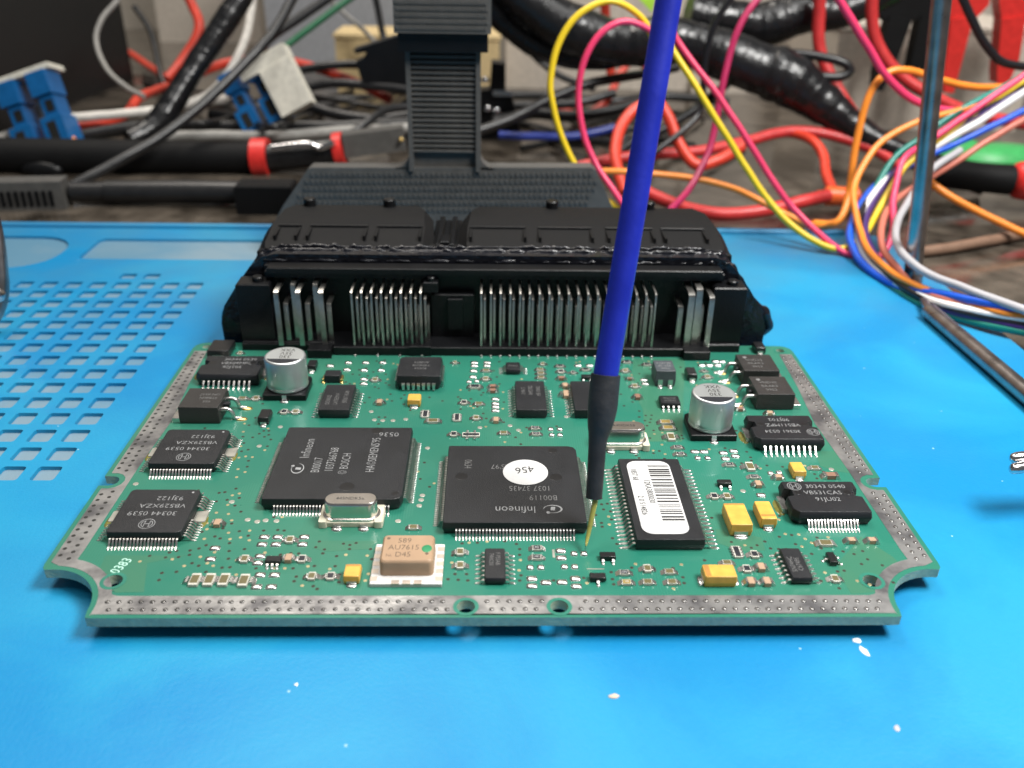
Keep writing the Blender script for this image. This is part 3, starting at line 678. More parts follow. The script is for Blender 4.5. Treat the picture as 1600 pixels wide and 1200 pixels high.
p = P(1080, 579, 2.0); block('diode', None, 2.0, 2.7, 4.4, 'chip_gloss', 'black diode between inductor and right transistors', [(0, 1.5, 'f'), (0, 1.4, 'b')], ov=(p.x, p.y))
p = P(1186, 541, 1.5); block('diode', None, 2.0, 3.0, 4.0, 'chip_gloss', 'black diode in the far right corner', [(0, 1.5, 'f')], ov=(p.x, p.y))
p = P(488, 568, 1.5); block('diode', None, 1.8, 2.4, 3.8, 'chip_gloss', 'dark diode right of the left round capacitor', [(0, 1.4, 'f')], ov=(p.x, p.y))
p = P(520, 584, 1.9); o, x, y = block('diode', None, 2.2, 4.2, 3.4, 'chip', 'black square regulator behind the long chip', [], ov=(p.x, p.y))
for sx in (-1, 1):
    b = MB(); b.box(-.3, .3, -1.2, 1.2, .02, 1.0, bev=.1); b.dome(1.2, 1.3, .35, 0, -1.2, 0, 0, 10); brd('terminal', b, 'gold', (x + sx * 2.3, y, 0), parent=o)
def sot(u, v, rz, label, nf, nb, w=3.0, d=1.5):
    p = P(u, v, .9); foot(p.x, p.y, 4, 3.6)
    o = brd('small_transistor', lambda: body(w, d, 1.1, .15, .1, .5, (.05,) * 4, .05, 1), 'chip_gloss', (p.x, p.y, 0), rz, key='sot%g' % w, label=label)
    b = MB()
    for n, s in ((nf, -1), (nb, 1)):
        for i in range(n):
            x = 0 if n == 1 else (i - (n - 1) / 2) * (1.9 if n == 2 else .9)
            lead(b, (x, s * d / 2), (0, s), .5, .42, run=.9, footl=.45, th=.14)
            b.dome(.75, .7, .22, x, s * (d / 2 + .85), 0, 0, 8)
    o2 = brd('leads', b, 'solder', (p.x, p.y, 0), parent=o, ang=50, kind='stuff')
sot(949.5, 867, 0, 'small transistor with two legs in front, beside the memory chip', 2, 1)
sot(934, 900, 0, 'small transistor with one leg in front, near the front hole', 1, 2)
sot(1132, 753, 0, 'small transistor with two legs behind the large yellow capacitor', 2, 1)
sot(1300, 871, R(90), 'small transistor standing lengthwise near the right front corner', 2, 1)
sot(427, 873.5, 0, 'small six legged chip at the front left', 3, 3, 2.9, 1.6)
sot(917, 588, 0, 'small transistor hidden behind the probe', 2, 1)
# ---------------- chip resistors and capacitors
RS = {'12': (3.2, 1.6, .62), '08': (2.05, 1.25, .55), '06': (1.6, .85, .48)}
def passive(kind, u, v, ori):
    fam, sz = kind[0], kind[1:3]; film = kind[3:] or 'o'
    l, w, h = RS[sz]; p = P(u, v, .4); rz = 0 if ori == 'h' else R(90)
    foot(p.x, p.y, *((l + 1, w) if ori == 'h' else (w, l + 1)))
    if fam == 'r':
        mats = ('ceramic', {'o': 'film_olive', 'k': 'film_black', 'g': 'film_gold'}[film])
        mk = lambda: MB().box(-l / 2 + .06, l / 2 - .06, -w / 2, w / 2, .05, h, 0).box(-l / 2 + l * .17, l / 2 - l * .17, -w / 2 + w * .07, w / 2 - w * .07, h - .02, h + .035, 1)
        nm = 'chip_resistor'
    else:
        h *= 1.7; mats = ({'t': 'cap_tan', 'b': 'cap_brown', 'o': 'cap_tan'}[film],)
        mk = lambda: MB().box(-l / 2 + .1, l / 2 - .1, -w / 2 + .04, w / 2 - .04, .05, h - .03, 0, bev=.06)
        nm = 'chip_capacitor'
    o = brd(nm, mk, mats, (p.x, p.y, 0), rz, key=fam + sz + film)
    def tm():
        m = MB(); t = l * (.15 if fam == 'r' else .2)
        for s in (-1, 1):
            m.box(*sorted((s * l / 2, s * (l / 2 - t))), -w / 2 - .01, w / 2 + .01, .04, h + .015, bev=.05)
            # solder fillet wedge
            xs = [s * (l / 2 - .02), s * (l / 2 + .30), s * (l / 2 + .62)]
            q = w / 2 + .06
            m.loft([[(xs[0], y * q, 0), (xs[0], y * q * .96, h * .75), (xs[1], y * q * .93, h * .42), (xs[2], y * q * .8, .05), (xs[2], y * q * .8, 0)][::(1 if y * s < 0 else 1)] for y in (-1, -.6, 0, .6, 1)])
        return m
    brd('terminals', tm, 'solder', (p.x, p.y, 0), rz, key=fam + sz + 'T', parent=o, ang=60)
    return o
PV = '''r12o 304.5 906 v;r12o 327 906 v;r12o 350 906 v;r12o 381 907 v;c08t 340 818 v;r08o 382 873 v;c08t 451 873 v;r08k 472 873 v;r08o 453 843 v;r08o 487 900 v;r08k 516.5 900 v
r08o 646 823.5 h;r08o 719 862 v;r08o 719 883 v;r08k 839 856 h;r08k 838.5 870.5 h;r08k 975.5 894.5 h;r08g 979 909.5 h;r08o 1011.5 888 v;r08o 1012 909 h;r08o 1046 893 h;r08o 1050 909 h
r08o 1136 879 h;r08k 1179 866 v;r08k 1167 888.5 v;c08t 1189 887 v;c08t 1173 909.5 v;c08t 1198 909.5 v;r12o 1290 848.5 h;c08t 1330 845 h;c08t 1362 845 h;r08o 1305 904 v;c12b 1297.5 744 h;r08o 1273 730.5 h;c08t 1216 746 h
r08k 1139.5 725.5 h;r12o 1172 729 v;r08k 1178 744.5 h;c08t 1184.5 757 v;r08k 1116 775 v;r08o 1136 775 v;r06o 375 551 v;r08o 400 622 v;r08o 379 622 h;r08k 444 643 v;r08o 462 643 v
r08o 586 593 v;c08t 593 629 v;r12o 676.5 657.5 h;r08k 709 678 v;r06o 711 566 v;r08o 759.5 578.5 h;r08o 759 591.5 v;r12k 742 604 h;c08b 770 604.5 h;c08b 770 611 h;r08k 725 628.5 v;r08o 748 630.5 h;r08o 744 652.5 v;c08t 775 657 v
r08o 787 676 h;r08k 836 668.5 h;r08k 837.5 677.5 h;r06o 848 568 v;r08o 844 577 h;r08o 845 583 h;r08o 845 589.5 h;r08k 875 571.5 h;r08k 877 580 v;c08b 877 591.5 h;c08t 883 603 v;c12t 885 617 v;r06k 895.5 581.5 v;r08k 915 577 h
r08o 977 579 v;c06b 984 592 h;r08o 992 603 v;c08b 996 620.5 v;r08k 1011 569 h;r12g 1040 659.5 h;r12g 1044 668.5 h;r12o 1048.5 682.5 v;r08k 1059 698.5 h;r08k 1062.5 709 h;r06k 1100 579 v;r08o 1105.5 588.5 v;c08b 1156 639.5 h;c08t 1202.5 646 h;r08k 979.5 565 h'''
for ln in PV.replace('\n', ';').split(';'):
    k, u, v, o_ = ln.split(); u, v = float(u), float(v)
    o = passive(k, u, v, o_)
    lab = {(839, 856): '500', (838.5, 870.5): '500', (1139.5, 725.5): '681', (1178, 744.5): '1212', (1059, 698.5): '050', (1062.5, 709): '050', (836, 668.5): '500', (837.5, 677.5): '500', (975.5, 894.5): '2202', (979, 909.5): '100'}.get((u, v))
    if lab:
        p = P(u, v, .4); text(lab, .6, o, (p.x, p.y, .595), 0, 'sticker', .85)
# resistor arrays
def rarray(u, v, rz, n=4):
    p = P(u, v, .4); foot(p.x, p.y, 4, 4); L = .8 * n
    o = brd('resistor_array', lambda: MB().box(-.8, .8, -L / 2, L / 2, .05, .5, 0).box(-.5, .5, -L / 2 + .15, L / 2 - .15, .48, .53, 1), ('ceramic', 'film_black'), (p.x, p.y, 0), rz, key='ra%d' % n)
    def t():
        m = MB()
        for i in range(n):
            for s in (-1, 1): m.box(*sorted((s * .55, s * 1.15)), -L / 2 + .8 * i + .14, -L / 2 + .8 * i + .66, .02, .52, bev=.08)
        return m
    brd('terminals', t, 'solder', (p.x, p.y, 0), rz, key='rat%d' % n, parent=o)
rarray(664.5, 646.5, 0, 4); rarray(714, 652, 0, 4); rarray(736, 679, R(90), 5); rarray(1151.5, 862, 0, 4)
# bare solder pads
PADS = '''406.5,898.7 429,898.7 401,917.5 424,917.5 336,857 329,874 406.5,869.5 403,880 413,839.5 434,839.5 409.5,851 431,851 475.5,839.5 472.5,851 876,861 877,872 831,904.5 831,916 853,910.5 878,910 899,904.5 900.5,916.5
544.5,567 571.5,567 598,567 542,578 569,579 595.5,579 516,572 569,593 568.5,600 741,567 741,572 740,580 761,567 761,572 739,589.5 774,624 774,631 774,636 774,642 1006,594 1008,600 903,571.5 921,571.5
1085.5,706 1100,706 1130,708 1146,705 1133.5,717 1149,713 1189,774 1096,571 1108,571 1117.5,565 1128,565.5 1121,571'''
for t in PADS.split():
    u, v = map(float, t.split(',')); p = P(u, v); foot(p.x, p.y, 2.2, 1.6)
    brd('solder_pad', lambda: MB().loft([rrect(2.0, 1.35, .3, 0, 3), rrect(1.9, 1.25, .3, .16, 3), rrect(1.3, .8, .25, .34, 3), rrect(.5, .3, .1, .38, 3)], cap0=False), 'solder', (p.x, p.y, .01), rnd.uniform(-.06, .06), key='padb', ang=80)
SQ = '828.5,887 845,887 897,865.5 912.5,865.5 882,886 898,886 860.5,671 874.5,671 862,680 875,680 1090,716 1105.5,716 1204,740 1217,739 733,597 745,596'
for t in SQ.split():
    u, v = map(float, t.split(',')); p = P(u, v); foot(p.x, p.y, 1.6, 1.6)
    brd('solder_pad', lambda: MB().loft([rrect(1.35, 1.3, .3, 0, 3), rrect(1.25, 1.2, .3, .18, 3), rrect(.85, .8, .25, .36, 3), rrect(.3, .3, .1, .4, 3)], cap0=False), 'solder', (p.x, p.y, .01), 0, key='pads', ang=80)
# round test pads
for t in '362,784 387,812 402,815 415,813 432,814 580,643 585,656 598,657 614,657 634,655 668,700 438,667 405,697 750,668 797,665 810,672 660,774 658,781 655,790 622,814 1161,767 1299,733 212,756 890,635 892,645 885,651'.split():
    u, v = map(float, t.split(',')); p = P(u, v); foot(p.x, p.y, 1.2, 1.2)
    brd('test_pad', lambda: MB().loft([circ(.6, 0, 14), circ(.55, .03, 14)], cap0=False), 'test_pad', (p.x, p.y, .006), key='tp')
# vias
b = MB(); cnt = 0
fixed = [(u, v) for u, v in ((300, 880), (297, 860), (311, 857), (296, 867), (313, 870), (324, 880), (333, 884), (347, 887), (370, 875), (369, 898), (366, 907), (358, 861), (357, 873), (382, 858), (400, 888), (429, 888), (445, 888), (458, 888), (374, 830), (390, 829), (412, 829), (434, 828), (444, 829), (388, 837), (363, 774), (374, 771), (374, 778), (355, 781), (367, 790), (338, 801), (357, 803), (362, 813), (362, 818), (428, 808), (441, 808), (722, 849), (733, 848), (746, 848), (761, 846), (807, 850), (812, 858), (812, 867), (813, 875), (811, 891), (814, 899), (812, 907), (706, 879), (707, 868), (700, 905), (716, 906), (731, 907), (711, 897), (729, 897), (940, 788), (949, 787), (943, 796), (954, 799), (951, 807), (940, 817), (941, 823), (957, 841), (964, 850), (993, 881), (987, 887), (955, 894), (957, 905), (959, 913), (912, 903), (917, 911), (865, 907), (1067, 902), (1069, 911), (1237, 836), (1248, 835), (1204, 857), (1217, 858), (1229, 858), (1183, 852), (1164, 852), (1174, 856))]
spots = [tuple(P(u, v)[:2]) for u, v in fixed]
tries = 0
while len(spots) < 420 and tries < 9000:
    tries += 1
    x, y = rnd.uniform(-74, 74), rnd.uniform(7, 99)
    if (math.sin(x * .21 + 1) + math.cos(y * .17 + x * .06)) < rnd.uniform(-.6, 1.4): continue
    if any(a < x < bb and c < y < d for a, bb, c, d in FOOT): continue
    if any((x - q_[0]) ** 2 + (y - q_[1]) ** 2 < 1.1 for q_ in spots): continue
    spots.append((x, y))
for x, y in spots:
    filled = rnd.random() < .28
    b.loft([circ(.36, .004, 8, x, y), circ(.33, .018, 8, x, y)], 2 if filled else 1, cap0=False)
    if not filled: b.loft([circ(.25, .018, 8, x, y), circ(.23, .022, 8, x, y)], 0, cap0=False)
brd('vias', b, ('hole', 'via', 'via_ring'), (0, 0, 0), kind='stuff')
p = P(190, 884); text('0383', 2.6, bd, (p.x, p.y, .03), R(72), 'silk', .8, name='silkscreen')
b = MB(); p = P(930.5, 889); b.box(-1.6, 1.6, -.12, .12, 0, .02); brd('silkscreen', b, 'test_pad', (p.x, p.y, .01))
b = MB(); p = P(865, 865); b.box(-.22, .22, -1.2, 1.2, 0, .02); brd('silkscreen', b, 'test_pad', (p.x, p.y, .01))

# ---------------- pin connector (soldered to the board)
con = brd('pin_connector', MB().box(-69, 67.5, 104.5, 113.5, .0, 2.4, bev=.3), 'black_plastic', (0, 0, 0), label='wide black connector housing with rows of bare pins')
def cpart(name, mb, m, **k): return brd(name, mb, m, (0, 0, 0), parent=con, **k)
b = MB(); b.box(-44, 57.5, 101.3, 105, 0, 2.5, bev=.25); b.box(-69, -44, 104, 105.4, 0, 2.0, bev=.2); cpart('front_rail', b, 'black_plastic')
for x0, x1 in ((-50.5, -44.2), (51.0, 58.2), (-23.5, -17.5)):
    b = MB(); b.box(x0, x1, 99.2 if x0 != -23.5 else 100.9, 103.5, 0, 2.6 if x0 != -23.5 else 2.9, bev=.2); cpart('rail_foot', b, 'black_plastic')
b = MB(); b.box(-62.5, 61.5, 111.5, 116, 1.2, 22.0, bev=.3); cpart('back_wall', b, 'black_plastic')
b = MB(); b.box(-62, 62, 109.2, 113, 19.2, 21.2, bev=.25); b.box(-61, 61, 107.6, 112, 21.0, 22.6, bev=.3); cpart('top_ledge', b, 'black_plastic')
for s, x0, x1 in ((-1, -69.2, -60.2), (1, 58.8, 67.6)):
    b = MB(); b.box(x0, x1, 105.6, 112, .05, 18.6, bev=.35); xc = x0 + 3 if s < 0 else x1 - 5
    cpart('side_block', b, 'black_plastic')
    b = MB(); b.lathe([(1.5, 18.4), (1.5, 19.6), (1.2, 19.9)], 16, cx=x0 + 5.4, cy=108.6); cpart('peg', b, 'black_plastic')
b = MB(); b.box(-19.5, -15.5, 106, 112, 16.5, 19.4, bev=.3); b.lathe([(1.1, 19.2), (1.1, 20.4), (.9, 20.6)], 14, cx=-17.4, cy=107.4); cpart('key_block', b, 'black_plastic')
b = MB(); b.box(-17.5, -6, 108.5, 112, 2, 15, bev=.3); b.box(-13, -9, 107.6, 109, 5, 14, bev=.2); cpart('center_panel', b, 'black_plastic')
# pins: each one a bent strip
def pin(x, y, zt_, w, t, zb=2.2):
    b = MB(); b.tube([(0, 0, zb), (0, 0, zt_ - 1.0), (0, .25, zt_ - .3), (0, .9, zt_), (0, 112 - y, zt_ + .05)], 1, smooth=False, sq=(w / 2, t / 2))
    return b
def pins(xs, y, z, w, t):
    for x in xs: brd('pin', lambda: pin(x, y, z, w, t), 'pin', (x, y, 0), parent=con, key='pin%g_%g_%g' % (y, z, w))
n2 = 18
xs = [-3.91 + 46.43 * i / n2 for i in range(n2 + 1)]
pins(xs, 102.4, 17.9, .5, .5); pins([x + .9 for x in xs[:-1]], 104.6, 15.4, .6, .5); pins(xs, 106.8, 12.6, .6, .5)
xs = [-38.15 + 18.2 * i / 7 for i in range(8)]
pins(xs, 102.4, 17.9, .5, .5); pins([x + 1.0 for x in xs], 104.6, 15.4, .6, .5); pins([x + 1.6 for x in xs], 106.8, 12.6, .6, .5)
for base in (-58.0, -52.3, -46.3):
    pins([base], 102.9, 17.6, 1.25, .6)
for base in (-56.4, -50.6, -44.9): pins([base], 105.6, 13.2, 1.25, .6)
for base in (-54.2, -48.3): pins([base], 106.6, 18.4, 1.25, .6)
pins([52.3], 103.2, 17.6, 1.7, .6); pins([54.6], 104.6, 18.6, 1.7, .6); pins([57.8], 103.2, 16.8, 1.4, .6); pins([50.2], 105.6, 13.2, 1.4, .6); pins([56.0], 106.2, 13.0, 1.3, .6)
b = MB()
for i in range(19): b.dome(.9, .7, .5, -3.91 + 46.43 * i / 18, 100.9, 0, 0, 8)
for i in range(4): b.dome(.9, .7, .5, -38 + 6.0 * i, 100.9, 0, 0, 8)
cpart('solder_tails', b, 'solder', kind='stuff')
# flange plate with old sealant
fl_ = [(-76.6, -4.2), (76.6, -4.2), (76.8, 4), (75.0, 9), (70.5, 15.5), (66.5, 20.5), (63.5, 23.4), (60, 24.4), (-60, 24.4), (-63.5, 23.4), (-67, 20.5), (-71, 15.5), (-75.4, 9), (-76.8, 4)]
b = MB(); b.prism(fl_, 113.4, 119.5, 0, axis='y'); cpart('flange', b, 'sealant', label='glossy black flange with torn sealant')

def goo(seed, pts, rad, jz, jr, n=10):
    """torn bead of sealant: smooth lumps and thin spots along a path"""
    b = MB(); q_ = catmull(pts, 30); out = []; rr = []
    for x, y, z in q_:
        a = mnoise.noise(Vector((x * .16, seed, 0))); c = mnoise.noise(Vector((x * .55, seed, 5))); d_ = mnoise.noise(Vector((x * .3, seed, 9)))
        out.append((x, y + jz * 2 * d_, z + jz * 2 * c)); rr.append(max(.12, rad + jr * (1.6 * a + .9 * c)))
    b.tube(out, rr, n, k=1); return b
top = [(-70, 117, 15), (-64.5, 117, 22.3), (-58, 117, 24.2), (-30, 117, 24.0), (0, 117, 24.2), (30, 117, 24.3), (58, 117, 24.2), (64, 117, 22.6), (70, 117, 15.4)]
cpart('sealant_bead', goo(4, top, .7, .3, .5), 'sealant', ang=80)
cpart('sealant_bead', goo(9, [(x, y + 2.4, z + .4) for x, y, z in top[1:-1]], .5, .3, .5), 'sealant', ang=80)
cpart('sealant_bead', goo(12, [(x, 113.6, min(z, 22.6)) for x, y, z in top[1:-1]], .3, .3, .5), 'sealant', ang=80)
b = MB(); b.tube([(72, 116.5, 12.5), (75.2, 116.3, 8.6), (76.6, 116.8, 7.0), (78.0, 116.6, 4.6), (78.6, 117, 2.6), (78.0, 117.5, .6), (76.0, 117.5, -2)], [.3, 1.0, 1.9, 1.4, 1.7, 1.2, .5], 12, k=5); cpart('sealant_lump', b, 'sealant', ang=80)
b = MB(); b.tube([(-73.5, 116.5, 10), (-75.8, 116.5, 6), (-76.4, 117, 2), (-75.5, 117.5, -2)], [.4, 1.2, 1.3, .5], 12, k=5); cpart('sealant_lump', b, 'sealant', ang=80)
# outer shells behind the flange
def shell(x0, x1, rl, rr_):
    """plug shroud: sloping front face with shallow windows and a flat top"""
    def ring(y, ztop, ins): return [(x0 + ins + rl * .0, y, -4), (x0 + ins, y, ztop - 3.2), (x0 + ins + 2.6, y, ztop), (x1 - ins - 2.6, y, ztop), (x1 - ins, y, ztop - 3.2), (x1 - ins, y, -4)]
    b = MB(); b.loft([ring(119, 24.0, .4), ring(121, 24.9, 0), ring(131, 26.6, 0), ring(133.5, 27.3, .3), ring(144, 27.5, .9), ring(150.5, 27.0, 3.2), ring(152.5, 25.4, 4.4)][::-1]); return b
b = shell(-66.6, -17.8, 0, 0); cpart('plug_shroud', b, 'black_satin', ang=30, label='left half of the black plug shroud')
b = shell(-10.8, 66.6, 0, 0); cpart('plug_shroud', b, 'black_satin', ang=30, label='right half of the black plug shroud')
b = MB(); b.box(-66, 66, 119, 126, -4, 23.4, bev=.4); cpart('shroud_root', b, 'black_satin')
b = MB(); b.box(-18.4, -10.2, 126, 151, -4, 22.5, bev=.4); b.box(-17, -15.4, 124, 150, -4, 24, bev=.3); b.box(-13.2, -11.6, 124, 150, -4, 24, bev=.3); b.box(-15.6, -13, 122, 128, -4, 25.4, bev=.3); cpart('latch', b, 'black_plastic')
for x0, x1 in ((-62, -55.5), (-53, -36.5), (-34, -21), (-7.5, 8.5), (12.0, 27.5), (31.5, 45), (47.5, 60)):
    b = MB(); b.box(x0, x1, 130.2, 131.0, 25.9, 27.15, bev=.15); cpart('window_ledge', b, 'black_plastic')
    b = MB(); b.box(x0, x0 + .7, 122.5, 130.3, 24.6, 26.6); b.box(x1 - .7, x1, 122.5, 130.3, 24.6, 26.6); cpart('window_rib', b, 'black_satin')
for u, v in ((484.5, 318), (608, 321), (862.5, 324), (1014, 326)):
    p = P(u, v, 27.5); b = MB(); b.lathe([(1.9, 0), (1.9, 2.9), (1.6, 3.2)], 18); brd('knob', b, 'black_plastic', (p.x, 149.4, 26.2), parent=con)

# ================================================================== probe touching the board
tip = P(914, 862, .35)
pts = [P(914, 862, .35), RY(928, 778, 22.2), RY(934, 690, 26.0), RY(941, 640, 28.2), RY(946.5, 585, 30.6), RY(1043, 10, 50.5)]
ax = (pts[-1] - pts[-2]).normalized()
pr = thing('probe', 'bright blue test probe with black heat shrink touching the board', 'probe', tuple(tip))
dz = Vector(tip)
def rel(l): return [tuple(Vector(q_) - dz) for q_ in l]
end = pts[-2] + ax * 120
b = MB(); b.tube(rel([pts[-2] - ax * 6, pts[-2], pts[-1], end]), 2.32, 28, smooth=False); obj('barrel', b, 'probe_blue', pr, tip, label='bright blue plastic barrel')
b = MB(); b.tube(rel([pts[1], pts[1] + (pts[2] - pts[1]) * .4, pts[2], (pts[2] + pts[3]) / 2, pts[3], pts[3] + (pts[4] - pts[3]) * .4, pts[4]]), [1.55, 1.62, 1.75, 2.35, 2.75, 2.8, 2.75], 24, k=5); obj('heat_shrink_sleeve', b, 'shrink', pr, tip, label='black heat shrink sleeve')
b = MB(); b.tube(rel([pts[0] + Vector((.1, 0, 1.4)), pts[0] + (pts[1] - pts[0]) * .35 + Vector((.1, 0, 0)), pts[1] + Vector((.4, 0, .5))]), [.2, .42, .55], 12, k=4); obj('needle_holder', b, 'needle', pr, tip, label='olive tinted needle holder')
b = MB(); b.tube(rel([pts[0], pts[0] + Vector((.1, .2, 1.8))]), [.08, .16], 8, smooth=False); obj('needle', b, 'chrome', pr, tip)

# ================================================================== metal stand rods
rb = P(1425, 440, MZ)
rs = thing('rod_stand', 'chrome rod standing on the right edge of the blue mat with dark foot bar', 'stand', (rb.x, rb.y, MZ))
def rloc(p): return (p[0] - rb.x, p[1] - rb.y, p[2] - MZ)
tp = RY(1471, 0, rb.y - 3)
dr = (tp - rb).normalized()
b = MB(); b.tube([rloc(rb), rloc(rb + dr * 180)], 2.9, 28, smooth=False); b.tube([rloc(rb), rloc(rb + dr * 3.0)], 3.4, 24, smooth=False); obj('upright', b, 'dark_chrome', rs, (rb.x, rb.y, MZ), label='tall polished upright rod')
f0, f1 = P(1452, 486, -2.2), P(1600, 612, -2.2); fd = (f1 - f0).normalized(); f1 = f0 + fd * 150
b = MB(); b.tube([rloc(f0 - fd * .8), rloc(f0), rloc(f1)], [1.7, 2.5, 2.5], 24, smooth=False); obj('foot_bar', b, 'dark_chrome', rs, (rb.x, rb.y, MZ), label='dark foot bar lying on the mat')
b = MB(); b.tube([rloc(rb + Vector((0, 0, 2.4))), rloc(f0 + Vector((0, 0, -.2)))], 1.4, 12, smooth=False); obj('elbow', b, 'dark_chrome', rs, (rb.x, rb.y, MZ))
# lever ends poking in at the right
p = P(1578, 733, 7)
t = thing('wing_screw', 'shiny chrome wing screw end poking in at the right edge', 'screw', tuple(p))
b = MB(); b.tube([(0, 0, 0), (.5, 0, 0), (2, .3, .1), (6, 1, 0), (24, 3, -2)], [.5, 1.05, 1.2, 1.3, 1.6], 16, k=4); obj('lower_wing', b, 'chrome', t, tuple(p))
b = MB(); b.tube([(1.4, 3.0, .5), (1.9, 3.0, .6), (3.5, 3.2, .8), (7, 3.2, .6), (24, 3.2, -2)], [.4, 1.0, 1.25, 1.3, 1.6], 16, k=4); obj('upper_wing', b, 'chrome', t, tuple(p))
b = MB(); b.tube([(24, 3, -2), (26, 3, -6), (26, 3, -11.8)], 2.2, 14, smooth=False); obj('stem', b, 'dark_chrome', t, tuple(p))
# rod at the left edge
p = RY(-45, 522, 118)
t = thing('curved_rod', 'dark metal rod with bright end at the left edge of the picture', 'rod', tuple(p))
b = MB(); b.tube([tuple(RY(*q_) - p) for q_ in ((-45, 522, 118), (-14, 500, 124), (1, 462, 128), (-1, 410, 131), (-9, 358, 134), (-28, 290, 138))], 2.2, 16); obj('bar', b, 'dark_chrome', t, tuple(p))
q_ = RY(-2, 462, 124); b = MB(); b.dome(4.0, 4.0, 2.2, 0, 0, 0, 0, 16); obj('cap_nut', b, 'chrome', t, tuple(q_)).rotation_euler = (R(60), 0, 0)

# ================================================================== ribbed stand behind the connector
sb = RY(700, 330, 196); Y0 = 196.0
sd = thing('ribbed_stand', 'dark grey plastic stand with ribbed column behind the connector', 'stand', (-19, Y0, MZ))
def sx_(u, v): q_ = RY(u, v, Y0); return q_.x + 19, q_.z - MZ
def spart(n, mb, m, **k): return obj(n, mb, m, sd, (-19, Y0, MZ), **k)
pl = [sx_(*q_) for q_ in ((430, 345), (442, 322), (480, 266), (486, 262), (925, 262), (932, 268), (960, 330), (966, 345))]
pl = [(pl[0][0] - 1, 0.0)] + pl + [(pl[-1][0] + 1, 0.0)]
b = MB(); b.prism(pl[::-1], 0, 7, 0, axis='y'); spart('base_plate', b, 'grip')
b = MB()                                                        # woven grip rows on the base plate
for r in range(6):
    v = 272 + r * 11.0
    for c in range(56):
        u = 486 - r * 5.6 + c * 8.2 - (r % 2) * 3
        if u > 925 + r * 5: continue
        x, z = sx_(u, v); b.box(x, x + 1.05, -.35, .05, z - .8, z + .5)
spart('grip_weave', b, 'grip', kind='stuff')
x0, z0 = sx_(640, 262); x1, z1 = sx_(750, 48)
b = MB(); b.box(x0, x0 + 1.6, -1.2, 8, z0 - 1, z1); b.box(x1 - 1.4, x1 + .2, -1.2, 8, z0 - 1, z1); b.box(x0, x1, 1.2, 8, z0 - 1, z1); b.prism([(x0 - 5, z0 - .5)] + [(x0 - 5 + 5 * math.sin(R(a)), z0 + 5 - 5 * math.cos(R(a))) for a in range(0, 91, 15)] + [(x0 + .5, z0 - .5)], 0, 7, 0, axis='y'); b.prism([(x1 + 5, z0 - .5)] + [(x1 + 5 - 5 * math.sin(R(a)), z0 + 5 - 5 * math.cos(R(a))) for a in range(0, 91, 15)] + [(x1 - .5, z0 - .5)], 0, 7, 0, axis='y'); spart('column', b, 'grip')
for i in range(20):
    zz = sx_(700, 236)[1] + (sx_(700, 80)[1] - sx_(700, 236)[1]) * i / 19.
    spart('rib', lambda: MB().loft([[(x0 + 1.5, 1.3, -.8), (x0 + 1.5, -.5, -.35), (x0 + 1.5, -.5, .35), (x0 + 1.5, 1.3, .8)], [(x1 - 1.3, 1.3, -.8), (x1 - 1.3, -.5, -.35), (x1 - 1.3, -.5, .35), (x1 - 1.3, 1.3, .8)]]), 'grip', key='rib').location.z = zz * S
x2, z2 = sx_(618, 48); x3, z3 = sx_(768, -40)
b = MB(); b.box(x2, x3, -6, 10, z2, z3, bev=.4); spart('head_block', b, 'grip')
b = MB(); b.box(x2 + 1, x3 - 1, -4, 12, sx_(700, 79)[1], z2 + .1); spart('head_neck', b, 'black_plastic')
b = MB()
for r in range(5):
    for c in range(28):
        xx = x2 + .8 + c * 1.05 + (r % 2) * .4
        if xx + .8 > x3: continue
        b.box(xx, xx + .75, -6.3, -5.95, z2 + 1.1 + 1.9 * r, z2 + 2.1 + 1.9 * r)
spart('grip_weave', b, 'grip', kind='stuff')

# ================================================================== background: cables and gear on the bench
def onb(q_, r=0): q_ = Vector(q_); q_.z = max(q_.z, -8 + r + .05); return q_
def cable(name, label, m, r, pts, cat='cable', group=None, n=10, k=6, pad=True):
    pp = [onb(RY(*q_), r if not isinstance(r, (list, tuple)) else r[i]) for i, q_ in enumerate(pts)]
    base = min(pp, key=lambda q_: q_.z)
    rr = list(r) if isinstance(r, (list, tuple)) else [r] * len(pp); wrap = name == 'taped_harness'
    c = catmull([tuple(q_) + (a,) for q_, a in zip(pp, rr)], 34 if wrap else 9); sd_ = (len(bpy.data.objects) * 3.7) % 97; acc = 0.0; pts2, rad2 = [], []
    for i, q_ in enumerate(c):
        v_ = Vector(q_[:3]); acc += (v_ - Vector(c[i - 1][:3])).length if i else 0
        nv = mnoise.noise_vector(Vector((acc * .035, sd_, 0))) * (.5 if wrap else .55) + mnoise.noise_vector(Vector((acc * .11, sd_, 4))) * .22
        a = q_[3]
        if wrap: a *= 1 + .14 * mnoise.noise(Vector((acc * .05, sd_, 2))) + .05 * mnoise.noise(Vector((acc * .16, sd_, 3))) + .025 * (1 - ((acc / 13.0 + .35 * mnoise.noise(Vector((acc * .05, sd_, 7)))) % 1.0))
        pts2.append(tuple(onb(v_ + nv, a) - base)); rad2.append(a)
    b = MB(); b.tube(pts2, rad2, n, k=1)
    o = obj(name, b, m, None, tuple(base), ang=70 if not wrap else 28)
    o['label'] = label; o['category'] = cat
    if group: o['group'] = group
    return o
BU = 'rainbow ribbon wires'
def bundle(col, label, low, high, r=1.3):
    return cable('jumper_wire', label, 'wire_' + col, r, low + high, 'wire', BU, 8)
